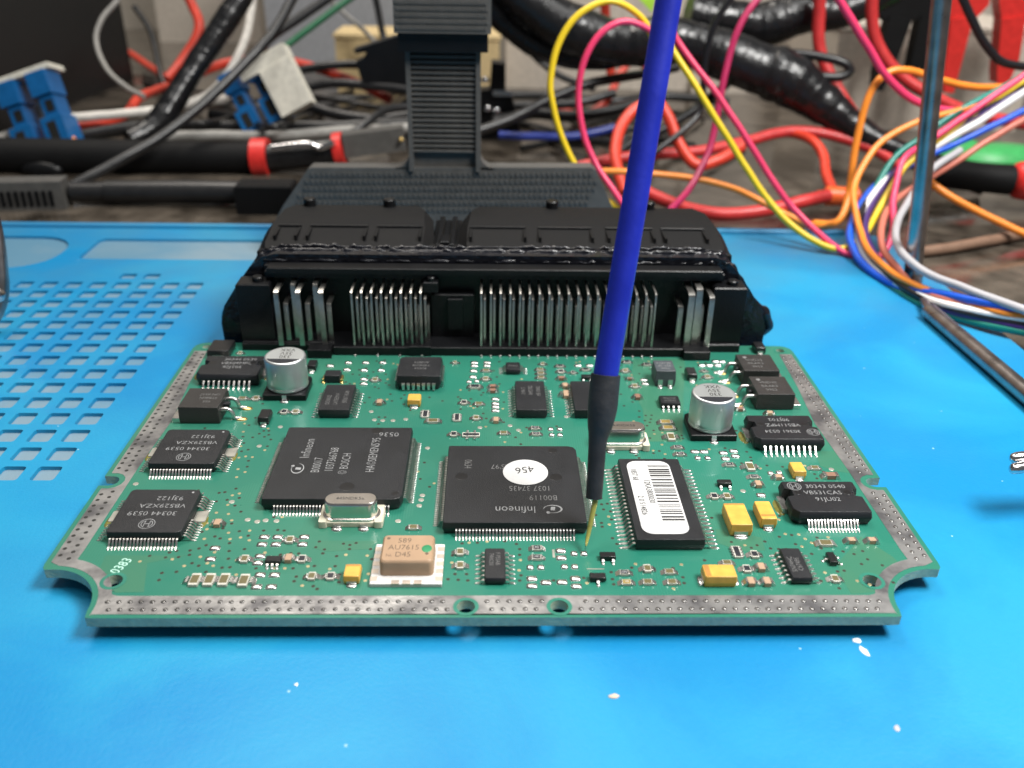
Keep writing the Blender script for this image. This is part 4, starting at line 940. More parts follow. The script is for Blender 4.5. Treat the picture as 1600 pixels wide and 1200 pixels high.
bundle('teal', 'teal wire, lowest of the wire bundle over the dark foot bar', [(1640, 526, 120), (1560, 511, 128), (1500, 497, 137), (1440, 477, 150), (1395, 448, 166), (1362, 412, 184), (1347, 375, 200)], [(1350, 335, 213), (1368, 295, 222), (1400, 245, 230), (1440, 215, 233), (1500, 172, 237), (1570, 135, 242), (1640, 95, 246)])
bundle('black', 'black wire in the wire bundle crossing the dark foot bar', [(1640, 512, 121), (1520, 491, 134), (1450, 470, 148), (1400, 440, 165), (1362, 402, 185), (1343, 362, 202)], [(1350, 325, 214), (1375, 290, 223), (1420, 250, 230), (1470, 215, 234), (1540, 165, 238), (1640, 110, 245)])
bundle('white', 'white wire in the bundle, running up to the right edge', [(1640, 505, 121), (1500, 480, 138), (1420, 453, 158), (1370, 420, 178), (1344, 382, 197)], [(1346, 335, 212), (1380, 285, 223), (1430, 248, 230), (1480, 217, 233), (1540, 182, 236), (1600, 143, 240), (1650, 110, 243)], 1.4)
bundle('orange', 'orange wire lying on top of the wire bundle at the mat edge', [(1640, 500, 122), (1560, 487, 130), (1490, 468, 142), (1430, 447, 156), (1385, 420, 172), (1355, 388, 188), (1342, 355, 203)], [(1334, 310, 214), (1340, 275, 222), (1375, 225, 230), (1430, 193, 234), (1500, 172, 237), (1560, 155, 240)])
bundle('blue', 'bright blue wire, outermost of the bundle loop on the mat', [(1640, 490, 122), (1540, 474, 133), (1470, 460, 146), (1400, 445, 164), (1352, 415, 183), (1328, 376, 200)], [(1333, 340, 212), (1358, 300, 222), (1400, 268, 228), (1450, 243, 231), (1500, 222, 234), (1560, 193, 237), (1650, 150, 242)], 1.4)
bundle('purple', 'purple wire in the middle of the bundle loop', [(1640, 518, 121), (1560, 503, 129), (1480, 482, 141), (1410, 445, 162), (1372, 405, 184), (1352, 362, 203)], [(1362, 318, 216), (1392, 275, 225), (1440, 235, 231), (1500, 195, 235), (1600, 140, 241)])
bundle('salmon', 'salmon wire looping inside the bundle beside the chrome rod', [(1640, 508, 121), (1500, 476, 139), (1430, 450, 156), (1400, 418, 172), (1378, 385, 188), (1380, 345, 204)], [(1400, 312, 215), (1440, 284, 222), (1490, 255, 229), (1550, 215, 234), (1640, 165, 240)])
bundle('grey', 'light grey wire, innermost of the bundle at the chrome rod', [(1640, 500, 120), (1560, 470, 131), (1500, 447, 142), (1450, 428, 153), (1415, 402, 166), (1401, 372, 182)], [(1406, 340, 198), (1424, 305, 210), (1450, 270, 220), (1500, 235, 230)], 1.4)
cable('jumper_wire', 'yellow wire dipping onto the mat edge', 'wire_yellow', 1.25, [(1030, 35, 236), (1048, 75, 233), (1100, 155, 226), (1150, 238, 220), (1200, 312, 213), (1250, 362, 206), (1305, 388, 200), (1345, 372, 203), (1375, 325, 214), (1410, 265, 225), (1450, 230, 230), (1510, 185, 236), (1650, 95, 243)], 'wire')
cable('jumper_wire', 'pink wire dipping onto the mat beside the yellow wire', 'wire_pink', 1.25, [(1040, 30, 240), (1066, 74, 238), (1120, 146, 231), (1172, 226, 224), (1216, 298, 217), (1262, 350, 210), (1322, 396, 197), (1370, 402, 194), (1394, 365, 200), (1397, 310, 212), (1412, 250, 222), (1450, 222, 228), (1530, 165, 236), (1650, 85, 244)], 'wire')
cable('jumper_wire', 'yellow wire arching left of the blue probe', 'wire_yellow', 1.25, [(1020, 60, 238), (1000, 25, 238), (955, 2, 236), (905, 22, 234), (872, 70, 232), (860, 130, 230), (868, 185, 228), (888, 240, 226), (920, 290, 222), (965, 325, 214), (985, 338, 208)], 'wire')
cable('jumper_wire', 'pink wire arching left of the blue probe', 'wire_pink', 1.25, [(1030, 55, 236), (985, 34, 235), (950, 42, 233), (920, 78, 231), (905, 135, 229), (910, 200, 226), (930, 255, 222), (965, 305, 215), (985, 330, 208)], 'wire')
cable('jumper_wire', 'dark magenta wire running steeply down to the shroud', 'wire_magenta', 1.4, [(1200, -20, 262), (1160, 30, 258), (1138, 90, 254), (1122, 170, 248), (1108, 235, 242), (1080, 290, 232), (1045, 328, 220)], 'wire')
cable('jumper_wire', 'bright pink wire sweeping down behind the chrome rod', 'wire_pink', 1.5, [(1290, -30, 240), (1318, 10, 240), (1350, 65, 240), (1385, 120, 240), (1430, 157, 240), (1480, 173, 240), (1530, 168, 240), (1640, 118, 244)], 'wire')
cable('jumper_wire', 'orange wire arching tall left of the chrome rod', 'wire_orange', 1.45, [(1270, 350, 222), (1310, 345, 226), (1328, 300, 234), (1338, 220, 240), (1358, 148, 243), (1385, 115, 245), (1420, 110, 246), (1470, 124, 248), (1530, 136, 250), (1640, 132, 254)], 'wire')
cable('jumper_wire', 'orange wire running flat behind the plug shroud', 'wire_orange', 1.3, [(930, 340, 226), (925, 290, 234), (932, 270, 236), (990, 269, 236), (1070, 276, 236), (1140, 292, 233), (1200, 320, 226), (1258, 349, 222), (1300, 349, 224)], 'wire')
cable('jumper_wire', 'orange wire falling to the right beyond the chrome rod', 'wire_orange', 1.5, [(1440, 275, 236), (1480, 304, 230), (1540, 337, 224), (1640, 384, 214)], 'wire')
cable('jumper_wire', 'thin black wire curving in at the top right corner', 'wire_black', 1.7, [(1495, -20, 262), (1515, 25, 262), (1540, 70, 262), (1572, 98, 262), (1640, 108, 262)], 'wire')
cable('jumper_wire', 'thin black wire hanging beside the dark magenta wire', 'wire_black', 1.5, [(1150, -15, 300), (1118, 35, 300), (1103, 90, 300), (1100, 135, 300), (1092, 178, 298), (1060, 210, 292), (1020, 240, 284), (990, 262, 276)], 'wire')
# heavier leads
cable('test_lead', 'thick red lead running across behind the wires', 'cable_red', 2.6, [(880, 268, 300), (940, 252, 302), (1010, 242, 305), (1090, 238, 308), (1170, 220, 316), (1235, 206, 322), (1300, 212, 320), (1360, 232, 312), (1410, 262, 300)], 'cable')
cable('test_lead', 'thick red lead lying low at the back of the mat', 'cable_red', 2.8, [(1010, 300, 262), (1060, 322, 252), (1120, 334, 246), (1190, 330, 246), (1250, 317, 250), (1295, 306, 254)], 'cable')
cable('test_lead', 'red orange lead looping up behind the blue probe', 'cable_orange_red', 2.7, [(975, 300, 268), (962, 250, 280), (968, 205, 292), (990, 172, 300), (1025, 160, 302), (1045, 185, 298), (1062, 225, 292), (1088, 256, 286), (1125, 248, 288), (1160, 228, 294)], 'cable')
cable('test_lead', 'short red orange lead entering the orange plug', 'cable_orange_red', 2.3, [(1215, 206, 326), (1245, 208, 320), (1272, 222, 306), (1287, 245, 294), (1291, 272, 281), (1300, 298, 266)], 'cable')
p = onb(RY(1302, 306, 258), 5)
t = thing('banana_plug', 'orange banana plug lying behind the mat edge', 'plug', tuple(p))
b = MB(); b.tube([(-4, 0, 0), (-3, 0, 0), (10, -1, 0), (11, -1, 0)], [3.0, 4.2, 4.0, 2.5], 16, smooth=False); obj('plug_body', b, 'orange_plastic', t, tuple(p), ang=50)
b = MB(); b.tube([(-7, 0, 0), (-4, 0, 0)], 2.4, 12, smooth=False); obj('strain_relief', b, 'orange_plastic', t, tuple(p))
cable('test_lead', 'dark red lead hanging straight down at the upper right', 'cable_red', 3.1, [(1282, -30, 350), (1280, 20, 350), (1281, 75, 348), (1295, 115, 344), (1318, 155, 338), (1338, 185, 332)], 'cable')
cable('test_lead', 'dark red lead passing behind the chrome rod', 'cable_red', 2.9, [(1362, -30, 330), (1362, 30, 330), (1375, 75, 328), (1405, 115, 325), (1455, 150, 320), (1530, 180, 316), (1640, 200, 312)], 'cable')
cable('test_lead', 'red lead far behind the yellow arch', 'cable_orange_red', 2.4, [(865, 170, 440), (910, 178, 435), (945, 160, 440), (970, 115, 450), (990, 92, 455), (1015, 110, 450)], 'cable')
cable('test_lead', 'orange vertical lead behind the pink arch', 'cable_orange_red', 3.0, [(945, -20, 470), (946, 30, 470), (950, 80, 470), (956, 125, 468)], 'cable')
# black harness
cable('taped_harness', 'thick glossy black taped harness sloping to the right', 'tape', [9, 10, 11.5, 11, 10.5, 12, 12.5, 12, 9.5, 6.5, 5.4, 5.2, 5.0], [(785, -35, 370), (835, 10, 365), (900, 48, 360), (975, 68, 355), (1050, 62, 350), (1120, 82, 345), (1180, 105, 340), (1235, 125, 335), (1290, 165, 328), (1350, 208, 318), (1410, 240, 308), (1470, 262, 300), (1540, 290, 292)], 'harness', n=18)
cable('taped_harness', 'black taped branch curving under the thick harness', 'tape', [7, 7, 6.5, 6, 6, 6], [(758, -30, 385), (775, 15, 382), (810, 50, 378), (855, 78, 372), (905, 92, 368), (970, 85, 362)], 'harness', n=14)
cable('taped_harness', 'black taped branch bulging at the top right', 'tape', [9, 10, 11, 10, 8, 7], [(1075, 20, 372), (1130, 30, 372), (1190, 38, 370), (1250, 22, 368), (1320, 15, 366), (1400, -20, 366)], 'harness', n=14)
cable('cable_loop', 'short black cable loop sticking out of the harness', 'cable_black', 2.2, [(1215, 82, 338), (1270, 86, 334), (1315, 97, 330), (1328, 110, 329), (1312, 120, 329), (1270, 120, 331), (1245, 128, 332)], 'cable')
cable('taped_harness', 'glossy black taped cable slanting down at the upper left', 'tape', [6, 6, 6, 6, 6, 5.5], [(400, -40, 420), (368, 10, 410), (325, 75, 398), (285, 135, 385), (248, 190, 372), (205, 240, 360)], 'harness', n=14)
cable('thin_cable', 'thin black cable slanting from the top to the left grip', 'cable_black', 2.5, [(470, -25, 380), (430, 45, 360), (390, 92, 345), (320, 160, 325), (240, 222, 305), (165, 262, 290), (100, 296, 278)], 'cable')
cable('thin_cable', 'dark green cable slanting at the top', 'wire_green', 1.8, [(570, -20, 420), (510, 25, 410), (450, 70, 400), (415, 105, 392), (405, 130, 388)], 'cable')
cable('thin_cable', 'black cable sloping beside the dark green cable', 'cable_black', 2.6, [(545, -25, 440), (480, 20, 430), (420, 62, 420), (395, 100, 412), (370, 150, 400)], 'cable')
cable('thin_cable', 'grey cable thin against the grey box', 'cable_grey', 1.5, [(510, -5, 520), (530, 15, 520), (560, 40, 520), (585, 65, 520)], 'cable')
cable('thin_cable', 'black cable crossing in front of the foam block', 'cable_black', 2.2, [(585, -10, 500), (592, 20, 500), (600, 60, 498), (620, 100, 490)], 'cable')
cable('thin_cable', 'black cable running level into the dark bracket', 'cable_black', 2.4, [(455, 112, 420), (500, 104, 420), (560, 101, 420), (640, 104, 418)], 'cable')
cable('thin_cable', 'black cable sagging below the level cable', 'cable_black', 2.6, [(470, 140, 405), (520, 130, 405), (580, 134, 402), (650, 142, 398)], 'cable')
cable('thin_cable', 'black cable lying low behind the red ringed pen', 'cable_black', 2.2, [(540, 215, 345), (575, 190, 355), (610, 170, 370), (660, 165, 380)], 'cable')
cable('test_lead', 'red lead passing behind the white connector', 'cable_orange_red', 2.6, [(300, 122, 410), (345, 102, 415), (400, 92, 420), (450, 95, 425), (510, 112, 425), (565, 132, 420), (610, 156, 412)], 'cable')
cable('test_lead', 'red lead looping behind the black taped cable', 'cable_orange_red', 2.8, [(150, 55, 690), (200, 82, 650), (245, 112, 600), (266, 130, 540), (240, 143, 480), (214, 156, 440), (200, 176, 415), (170, 190, 395), (130, 196, 385), (90, 200, 380)], 'cable')
cable('test_lead', 'red lead end at the very top left', 'cable_orange_red', 3.0, [(285, -25, 480), (300, 10, 478), (310, 35, 474), (306, 60, 470), (285, 95, 462), (262, 125, 450)], 'cable')
cable('thin_cable', 'white cable lying between the two blue connectors', 'cable_white', 2.4, [(112, 184, 378), (160, 181, 380), (220, 175, 384), (280, 166, 390), (325, 148, 398), (360, 110, 408), (382, 65, 420), (392, 20, 432), (396, -25, 440)], 'cable')
cable('thin_cable', 'white cable entering from the left edge', 'cable_white', 2.4, [(-25, 225, 366), (0, 216, 368), (25, 206, 370), (45, 200, 372)], 'cable')
cable('test_lead', 'short red lead at the left edge', 'cable_orange_red', 2.8, [(-25, 250, 352), (5, 247, 352), (30, 244, 352), (50, 242, 352)], 'cable')
cable('thin_cable', 'orange striped wire curling out of the left blue connector', 'wire_orange', 1.9, [(85, 165, 366), (98, 198, 360), (118, 222, 354), (145, 238, 350), (185, 240, 348)], 'cable')
cable('thin_cable', 'pale grey wire curling out of the left blue connector', 'cable_grey', 1.9, [(62, 160, 366), (80, 195, 360), (100, 225, 354), (135, 245, 349)], 'cable')
cable('thin_cable', 'dark green wire behind the left blue connector', 'wire_green', 1.7, [(140, 226, 362), (165, 231, 360), (205, 232, 360)], 'cable')
cable('thin_cable', 'thin black cable arching over the black box', 'cable_grey', 1.5, [(185, 0, 470), (160, 30, 460), (150, 65, 450), (165, 105, 435), (195, 135, 420), (225, 150, 410)], 'cable')
cable('thin_cable', 'dark cable crossing behind the red loop', 'cable_black', 2.0, [(210, 10, 560), (235, 50, 550), (250, 110, 530), (262, 150, 515)], 'cable')
cable('thin_cable', 'black cable rising from the stand to the right', 'cable_black', 2.4, [(745, 205, 330), (800, 185, 338), (860, 155, 350), (920, 130, 360), (990, 118, 368), (1060, 105, 376)], 'cable')
cable('thin_cable', 'black cable lying flat behind the yellow arch', 'cable_black', 2.6, [(800, 165, 430), (850, 165, 430), (905, 160, 430), (960, 145, 436)], 'cable')
cable('thin_cable', 'navy cable lying flat right of the ribbed column', 'wire_navy', 2.2, [(780, 210, 360), (830, 213, 358), (900, 213, 358), (960, 200, 362)], 'cable')
cable('thin_cable', 'black cable falling in front of the cream wall', 'cable_black', 2.2, [(810, 60, 480), (840, 92, 478), (880, 122, 474), (930, 138, 468)], 'cable')
cable('thin_cable', 'brown cable lying on the bench at the right', 'cable_brown', 2.2, [(1640, 378, 238), (1560, 390, 222), (1490, 402, 212), (1430, 412, 206)], 'cable')
cable('thin_cable', 'black cable sagging right of the blue probe', 'cable_black', 2.4, [(940, 262, 318), (985, 225, 330), (1030, 205, 338), (1095, 165, 350), (1150, 120, 362)], 'cable')

BK = 'cables heaped behind the red ringed pen'
for k, (m_, lab, r_, pts_) in enumerate((('cable_black', 'black cable lying level above the red ringed pen', 3.2, [(235, 200, 372), (330, 197, 372), (430, 198, 372), (560, 196, 374), (660, 190, 380)]),
    ('cable_black', 'black cable dipping right of the white cover', 3.0, [(480, 165, 392), (530, 180, 384), (590, 186, 380), (660, 178, 384)]),
    ('cable_grey', 'dull grey cable lying just above the red ringed pen', 2.8, [(255, 215, 352), (330, 211, 356), (410, 213, 356), (500, 207, 360), (580, 203, 364), (660, 200, 368)]),
    ('cable_black', 'black cable running to the left edge under the black case', 3.4, [(-30, 236, 356), (60, 226, 362), (170, 205, 372), (300, 188, 380)]),
    ('cable_black', 'black cable passing behind the tilted white cover', 3.4, [(330, 178, 396), (390, 190, 388), (450, 200, 380), (520, 212, 362), (600, 205, 366)]),
    ('cable_white', 'pale cable end lying behind the tilted white cover', 3.0, [(310, 160, 420), (345, 158, 420), (385, 152, 422)]),
    ('cable_black', 'black cable curling right of the foam block', 3.2, [(770, 190, 392), (830, 178, 398), (890, 182, 396), (960, 172, 402), (1030, 150, 412)]),
    ('cable_black', 'black cable lying far back below the cream box', 3.0, [(780, 150, 520), (860, 150, 520), (950, 158, 500), (1040, 150, 510), (1140, 160, 500)]))):
    cable('thin_cable', lab, m_, r_, pts_, 'cable')
tr = random.Random(17); TW = {True: [], False: []}
for k in range(22):
    left_ = k < 13
    u0 = tr.uniform(215, 420) if left_ else tr.uniform(775, 960); u1 = u0 + tr.uniform(140, 300) if left_ else u0 + tr.uniform(120, 240)
    v0, v1, v2 = (tr.uniform(120, 225), tr.uniform(110, 225), tr.uniform(120, 215)) if left_ else (tr.uniform(150, 250), tr.uniform(140, 250), tr.uniform(150, 235))
    if left_: u1 = min(u1, 650)
    hz = tr.uniform(0, 16); pts_ = []
    for t_ in (0, .25, .5, .75, 1):
        v_ = (1 - t_) ** 2 * v0 + 2 * t_ * (1 - t_) * v1 + t_ * t_ * v2 + tr.uniform(-6, 6); u_ = u0 + (u1 - u0) * t_
        q_ = P(u_, v_, -7 + hz * math.sin(math.pi * t_)); pts_.append((u_, v_, min(max(q_.y, 345), 600)))
    wv = sum(q_[1] for q_ in pts_) / 5
    tw = cable('tangled_wire', 'x', tr.choice(('cable_black', 'cable_black', 'cable_black', 'wire_green' if k == 4 else 'cable_black')), tr.uniform(1.1, 2.1), pts_, 'wire', 'wires tangled left of the ribbed column' if left_ else 'wires tangled right of the ribbed column')
    TW[left_].append((wv, tw))
ORDN = ['highest', 'second highest', 'third highest', 'fourth highest', 'fifth highest', 'sixth highest', 'seventh highest', 'eighth highest', 'ninth highest', 'tenth highest', 'eleventh highest', 'second lowest', 'lowest']
for left_, l_ in TW.items():
    l_.sort(key=lambda q_: q_[0])
    for k, (wv, tw) in enumerate(l_):
        tw['label'] = 'thin dark wire, %s of the tangle %s of the ribbed column' % (ORDN[k] if k < len(l_) - 1 else 'lowest', 'left' if left_ else 'right')
# ---- red-ringed pen
a, c = onb(RY(-30, 280, 320), 9), onb(RY(640, 212, 330), 6)
t = thing('soldering_pen', 'black pen shaped tool with two red rings lying behind the mat', 'tool', tuple(a))
def pa(u, v, Y): return tuple(onb(RY(u, v, Y), 7) - a)
b = MB(); b.tube([pa(-30, 280, 320), pa(150, 268, 320), pa(400, 248, 322)], [8.6, 8.4, 7.4], 22, smooth=False); obj('barrel', b, 'black_satin', t, tuple(a), ang=60)
b = MB(); b.tube([pa(396, 249, 322), pa(420, 246, 322)], 9.2, 22, smooth=False); obj('red_ring', b, 'red_plastic', t, tuple(a), ang=60)
b = MB(); b.tube([pa(418, 247, 322), pa(528, 236, 325)], 6.6, 20, smooth=False); obj('neck', b, 'chip_gloss', t, tuple(a), ang=60)
b = MB(); b.tube([pa(423, 231, 314), pa(480, 225, 315), pa(500, 231, 316), pa(522, 222, 316)], 1.6, 10, k=4); obj('steel_clip', b, 'chrome', t, tuple(a), ang=60)
b = MB(); b.tube([pa(524, 235, 325), pa(538, 233, 325)], 8.4, 22, smooth=False); obj('red_ring', b, 'red_plastic', t, tuple(a), ang=60)
q0, q1 = Vector(pa(538, 226, 325)), Vector(pa(632, 214, 327))
b = MB(); b.tube([tuple(q0), tuple(q1)], 1, smooth=False, sq=(5.0, 5.5)); obj('head', b, 'grip', t, tuple(a))
b = MB(); b.dome(2.6, 2.6, 1.6, 0, 0, 0, 0, 12); obj('contact', b, 'gold', t, tuple(RY(627, 220, 320)))
b = MB(); b.dome(20, 9, 3.2, 0, 0, 0, 0, 22); obj('thumb_pad', b, 'black_plastic', t, tuple(RY(66, 266, 312.5))).rotation_euler = (R(90), 0, 0)
# ---- clip with grip and barrel in front of it
a = onb(RY(0, 332, 262), 6)
t = thing('test_clip', 'dark grey ridged test clip with black barrel at the left edge', 'clip', tuple(a))
def pb(u, v, Y, r=5.5): return tuple(onb(RY(u, v, Y), r) - a)
g0, g1 = Vector(pb(-25, 322, 258)), Vector(pb(108, 318, 262))
b = MB(); b.tube([tuple(g0), tuple(g1)], 1, smooth=False, sq=(5, 6.4)); obj('grip', b, 'grip', t, tuple(a))
for i in range(9):
    x, z = g0.lerp(g1, .24 + .08 * i).x, g0.lerp(g1, .24 + .08 * i).z
    yy = g0.lerp(g1, .24 + .08 * i).y
    obj('ridge', lambda: MB().box(-.7, .7, -.5, .4, -3.2, 3.2, bev=.2), 'black_satin', t, tuple(a + Vector((x, yy - 5.2, z - .5))), key='ridge')
b = MB(); b.tube([pb(112, 322, 264), pb(118, 322, 264), pb(170, 322, 265), pb(172, 322, 265), pb(300, 318, 266), pb(396, 318, 266)], [2.5, 4.2, 4.4, 5.0, 5.2, 5.0], 18, smooth=False); obj('barrel', b, 'cable_black', t, tuple(a), ang=40)
b = MB(); q_ = Vector(pb(420, 332, 258)); b.box(-12, 12, -6, 6, -8, 7, bev=.8); obj('end_block', b, 'black_satin', t, tuple(a + q_))
# ---- blue wire connectors
def holder(name, label, org, rz, tilt, parts):
    t = thing(name, label, 'connector', tuple(org))
    for n, m, boxes in parts:
        mb = MB()
        for bx in boxes: mb.box(*bx, bev=.5)
        o = obj(n, mb, m, t, tuple(org)); o.rotation_euler = (0, R(tilt), R(rz))
    return t
def snap(name, label, u, v, Y, tilt, sc, white):
    o_ = RY(u, v, Y); t = thing(name, label, 'connector', tuple(o_))
    rot = (R(-18), R(tilt), R(0))
    def pt(n, m, boxes):
        mb = MB()
        for x0, x1, y0, y1, z0, z1 in boxes: mb.box(x0 * sc, x1 * sc, y0 * sc, y1 * sc, z0 * sc, z1 * sc, bev=.5)
        o = obj(n, mb, m, t, tuple(o_)); o.rotation_euler = rot
    for n, s in (('clamp_half', -14 if white != 'cover' else 0), ('clamp_half', 0 if white != 'cover' else 15)):
        pt(n, 'blue_plastic', [(s, s + 9, -6, 6, 14, 24), (s + 1.5, s + 8, -4, 6, 5, 14), (s - .5, s + 9.5, -6, 6, -8, 5)])
        pt('wire_slot', 'hole', [(s + 2, s + 6, -6.2, -5.5, -5, 3), (s + 3.5, s + 7, -4.3, -3.6, 7, 12)])
    if white == 'cover': pt('cover_strip', 'white_plastic', [(-6, 26, -4, 8, 24.2, 26.6)])
    else:
        pt('cover_strip', 'white_plastic', [(-2, 25, -9, -1, 15, 22)]); pt('cover_plate', 'white_plastic', [(8, 25, -10, -2, -9, 15)])
snap('wire_connector', 'blue plastic wire connector with cream strip beside the black box', 34, 222, 360, -18, 1.2, 'cover')
snap('wire_connector', 'blue wire connector with tilted white cover left of the column', 418, 172, 370, -28, 1.05, 'plate')
# ---- black box, grey box, foam, bracket, cream boxes
A, Bp = P(0, 207, -8), P(209, 125, -8)
t = thing('black_case', 'large matt black equipment case at the upper left', 'case', (A.x, A.y, -8))
d = (Bp - A); d.z = 0; L = d.length; d.normalize(); nrm = Vector((-d.y, d.x, 0))
b = MB(); pts4 = [Vector((0, 0, 0)) - d * 200, d * L, d * L + nrm * 260, nrm * 260 - d * 200]
b.loft([[tuple(q_ + Vector((0, 0, z))) for q_ in pts4] for z in (0, 150)]); obj('case_body', b, 'box_black', t, (A.x, A.y, -8))
b = MB(); b.loft([[tuple(q_ * 1.0 + Vector((0, 0, z))) for q_ in pts4] for z in (150.2, 156)]); obj('case_lid', b, 'box_black', t, (A.x, A.y, -8))
def crate(name, label, cat, m, u0, u1, vb, vt, Y, dep, bev=3, extra=None):
    a, c = RY(u0, vb, Y), RY(u1, vb, Y); zt_ = RY((u0 + u1) / 2, vt, Y).z
    x0, x1 = a.x, c.x; t = thing(name, label, cat, ((x0 + x1) / 2, Y, -8)); w = (x1 - x0) / 2
    b = MB(); b.box(-w, w, 0, dep, 0, zt_ + 8 - 4, bev=1); obj('box_body', b, m, t, ((x0 + x1) / 2, Y, -8))
    b = MB(); b.box(-w - 1, w + 1, -1, dep + 1, zt_ + 8 - 3.9, zt_ + 8, bev=bev * .5); obj('box_rim', b, m, t, ((x0 + x1) / 2, Y, -8))
    return t
crate('storage_box', 'light grey storage box behind the foam block', 'box', 'box_grey', 425, 632, 125, -110, 640, 120)
crate('storage_box', 'cream storage box behind the red and black clips', 'box', 'box_cream', 1285, 1585, 205, 38, 440, 90)
crate('storage_box', 'wide cream box behind the arching wires', 'box', 'box_cream', 790, 1075, 140, -90, 570, 100)
crate('storage_box', 'pale cream box at the far right behind the clips', 'box', 'box_cream', 1080, 1800, 150, -140, 560, 60)
crate('storage_box', 'olive cream low box behind the slanting cables', 'box', 'box_cream', 250, 410, 60, -160, 800, 60)
crate('foam_block', 'yellowish foam block left of the ribbed column', 'foam block', 'beige_foam', 528, 780, 132, 52, 540, 40)
o_ = RY(690, 150, 400)
t = thing('cable_bracket', 'black angled bracket behind the ribbed column', 'bracket', (o_.x, 400, -8))
def bx2(u, v): q_ = RY(u, v, 400); return q_.x - o_.x, q_.z + 8
b = MB(); b.prism([bx2(*q_) for q_ in ((820, 235), (800, 150), (790, 145), (790, 100), (768, 98), (765, 140), (748, 142), (745, 70), (640, 50), (552, 78), (556, 84), (572, 82), (566, 92), (556, 96), (565, 128), (585, 132), (640, 150), (610, 170), (600, 200), (580, 235))], 0, 14, 0, axis='y'); obj('bracket_plate', b, 'black_plastic', t, (o_.x, 400, -8))
for u, v in ((758, 128), (762, 172), (776, 175)):
    q_ = RY(u, v, 398); b = MB(); b.dome(5, 5, 3, 0, 0, 0, 0, 12); obj('screw_head', b, 'chrome', t, tuple(q_))
b = MB(); q0, q1 = bx2(770, 144), bx2(800, 144); b.box(q0[0], q1[0], -3, 0, q0[1] - 1.5, q0[1] + 1.5); obj('terminal_bar', b, 'chrome', t, (o_.x, 400, -8))
# ---- clip handles
def clips(name, label, m, Y, legs, head):
    o_ = RY(*head[0], Y); t = thing(name, label, 'clip', (o_.x, Y, o_.z))
    mp = lambda u, v: (RY(u, v, Y).x - o_.x, RY(u, v, Y).z - o_.z)
    b = MB(); b.prism([mp(*q_) for q_ in head], 0, 9, 0, axis='y'); obj('clip_head', b, m, t, (o_.x, Y, o_.z))
    for k, lg in enumerate(legs):
        b = MB(); b.prism([mp(*q_) for q_ in lg], -1.5, 7.5, 0, axis='y'); obj('jaw', b, m, t, (o_.x, Y, o_.z))
clips('spring_clip', 'black spring clip with two long legs before the cream box', 'black_satin', 400, [[(1388, 25), (1424, 30), (1398, 100), (1378, 142), (1366, 140), (1368, 115)], [(1436, 25), (1462, 28), (1452, 112), (1432, 122), (1420, 108)]], [(1360, -40), (1470, -40), (1465, 28), (1440, 32), (1420, 30), (1385, 34), (1372, 20)])
clips('spring_clip', 'bright red spring clip beside the chrome rod', 'red_plastic', 392, [[(1484, 30), (1520, 25), (1500, 100), (1488, 145), (1474, 144), (1472, 125)]], [(1478, -40), (1555, -40), (1545, 8), (1522, 32), (1486, 38)])
clips('spring_clip', 'bright red spring clip cut by the right edge', 'red_plastic', 392, [[(1563, 30), (1602, 25), (1590, 95), (1572, 134), (1556, 130), (1556, 110)]], [(1556, -40), (1640, -40), (1635, 20), (1605, 36), (1566, 38)])
# ---- bits at the right
p = onb(RY(1590, 282, 270), 8)
t = thing('round_plug', 'red round plug on a black sleeve at the right edge', 'plug', tuple(p))
b = MB(); b.tube([(-3, 0, 0), (0, 0, 0), (6, 0, 0), (20, 0, -1)], [5, 8, 9, 9], 20, smooth=False); obj('plug_cap', b, 'red_plastic', t, tuple(p), ang=60)
b = MB(); b.tube([(-38, 6, 2), (-22, 3, 1), (-3, 0, 0)], [6, 6.5, 6.5], 16, smooth=False); obj('sleeve', b, 'black_satin', t, tuple(p), ang=60)
p = P(1565, 246, -7.5)
b = MB(); b.dome(52, 30, 7, 0, 0, 0, 0, 18); b.dome(26, 16, 9, -22, 6, 0, 0, 14)
o = obj('plastic_bag', b, 'bag_green', None, tuple(p), ang=60); o['label'] = 'crumpled green plastic bag at the right behind the wires'; o['category'] = 'bag'
q_ = RY(1010, -5, 420); b = MB(); b.prism([(-12, 14), (-10, 4), (4, -8), (8, 14)], 0, 4, 0, axis='y'); b.box(-4, 4, 1, 3, 13, 60)
o = obj('lime_tag', b, 'lime', None, tuple(q_)); o['label'] = 'lime green tag hanging behind the blue probe'; o['category'] = 'tag'
b = MB(); b.box(-40, 40, -3, 3, -.2, 6, bev=.6); p = P(1110, 150, -8)
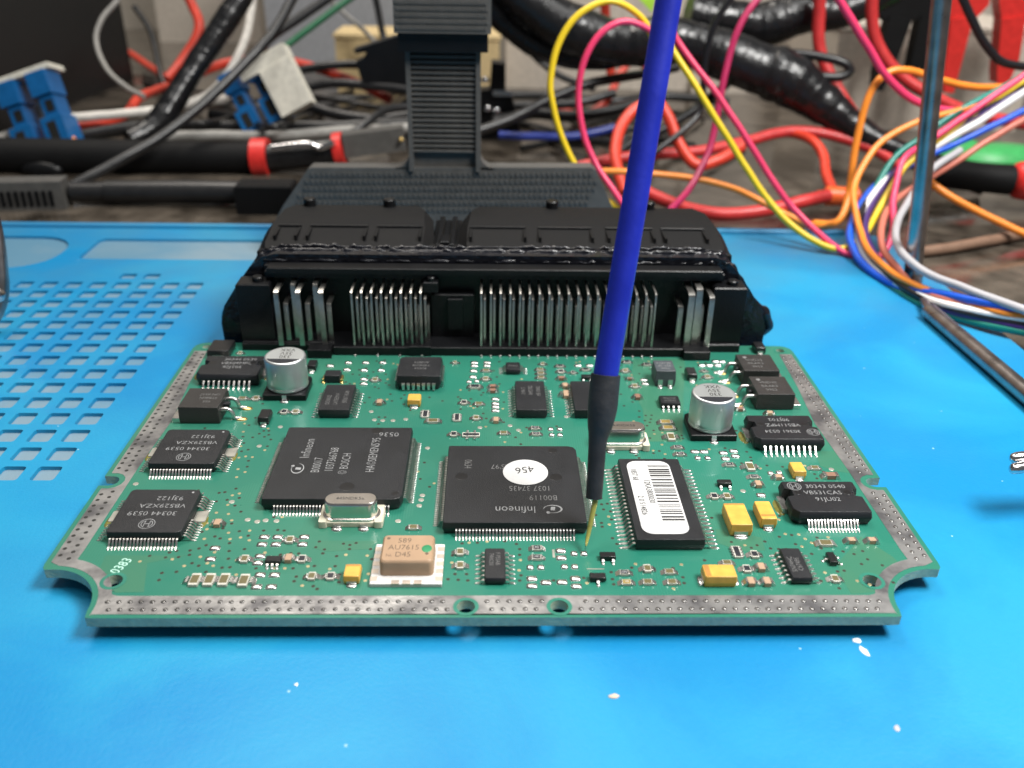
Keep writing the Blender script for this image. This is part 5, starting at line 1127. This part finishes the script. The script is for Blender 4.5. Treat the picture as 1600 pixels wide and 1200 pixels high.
# ---- crumbs on the mat
def crumb(name, label, u, v, w, d, h, m, rz):
    p = P(u, v, MZ); b = MB(); rr = random.Random(int(u)); n = 9
    ring = lambda k, z: [(w / 2 * k * math.cos(2 * math.pi * i / n) * rs_[i], d / 2 * k * math.sin(2 * math.pi * i / n) * rs_[i], z) for i in range(n)]
    rs_ = [rr.uniform(.6, 1.15) for _ in range(n)]
    b.loft([ring(1, 0), ring(.9, h * .6), ring(.4, h)]); o = obj(name, b, m, None, (p.x, p.y, MZ + .01), rz); o['label'] = label; o['category'] = 'crumb'
crumb('crumb', 'pinkish crumb on the blue mat in front of the board', 960, 1088, 2.0, 1.0, .25, 'crumb', .1)
crumb('paper_flake', 'white flake on the mat below the right front corner', 1338, 1001, 1.7, 1.4, .2, 'flake', .3)
crumb('paper_flake', 'long white flake on the mat nearest the right front corner', 1350, 1017, 1.4, 3.0, .2, 'flake', .35)
crumb('crumb', 'dull mauve crumb at the bottom right of the mat', 1402, 1138, 1.0, 1.9, .15, 'wire_grey', -.6)
crumb('crumb', 'tiny white crumb on the mat at the lower left', 463, 1070, .7, .8, .15, 'flake', 0)

# ================================================================== writing -> meshes
tmp = []
for s, size, parent, loc, rz, m, sx, name, al, sh in TEXTS:
    cu = bpy.data.curves.new('txt', 'FONT'); cu.body = s; cu.size = size * S * 1.05; cu.align_x = al; cu.align_y = 'CENTER'; cu.resolution_u = 2; cu.shear = sh; cu.offset = size * S * .012 if (m == 'ink' and parent is fl) else 0 if m in ('ink', 'pencil', 'sticker', 'silk') else -size * S * .012
    o = bpy.data.objects.new('txt', cu); COL.objects.link(o); tmp.append(o)
bpy.context.view_layer.update(); dg = bpy.context.evaluated_depsgraph_get()
for o, (s, size, parent, loc, rz, m, sx, name, al, sh) in zip(tmp, TEXTS):
    me = bpy.data.meshes.new_from_object(o.evaluated_get(dg)); me.name = name; me.materials.clear(); me.materials.append(MAT[m])
    q_ = place(bpy.data.objects.new(name, me), loc, parent, rz - parent.rotation_euler.z); q_.scale = (sx, 1, 1)
for o in tmp:
    cu = o.data; bpy.data.objects.remove(o); bpy.data.curves.remove(cu)
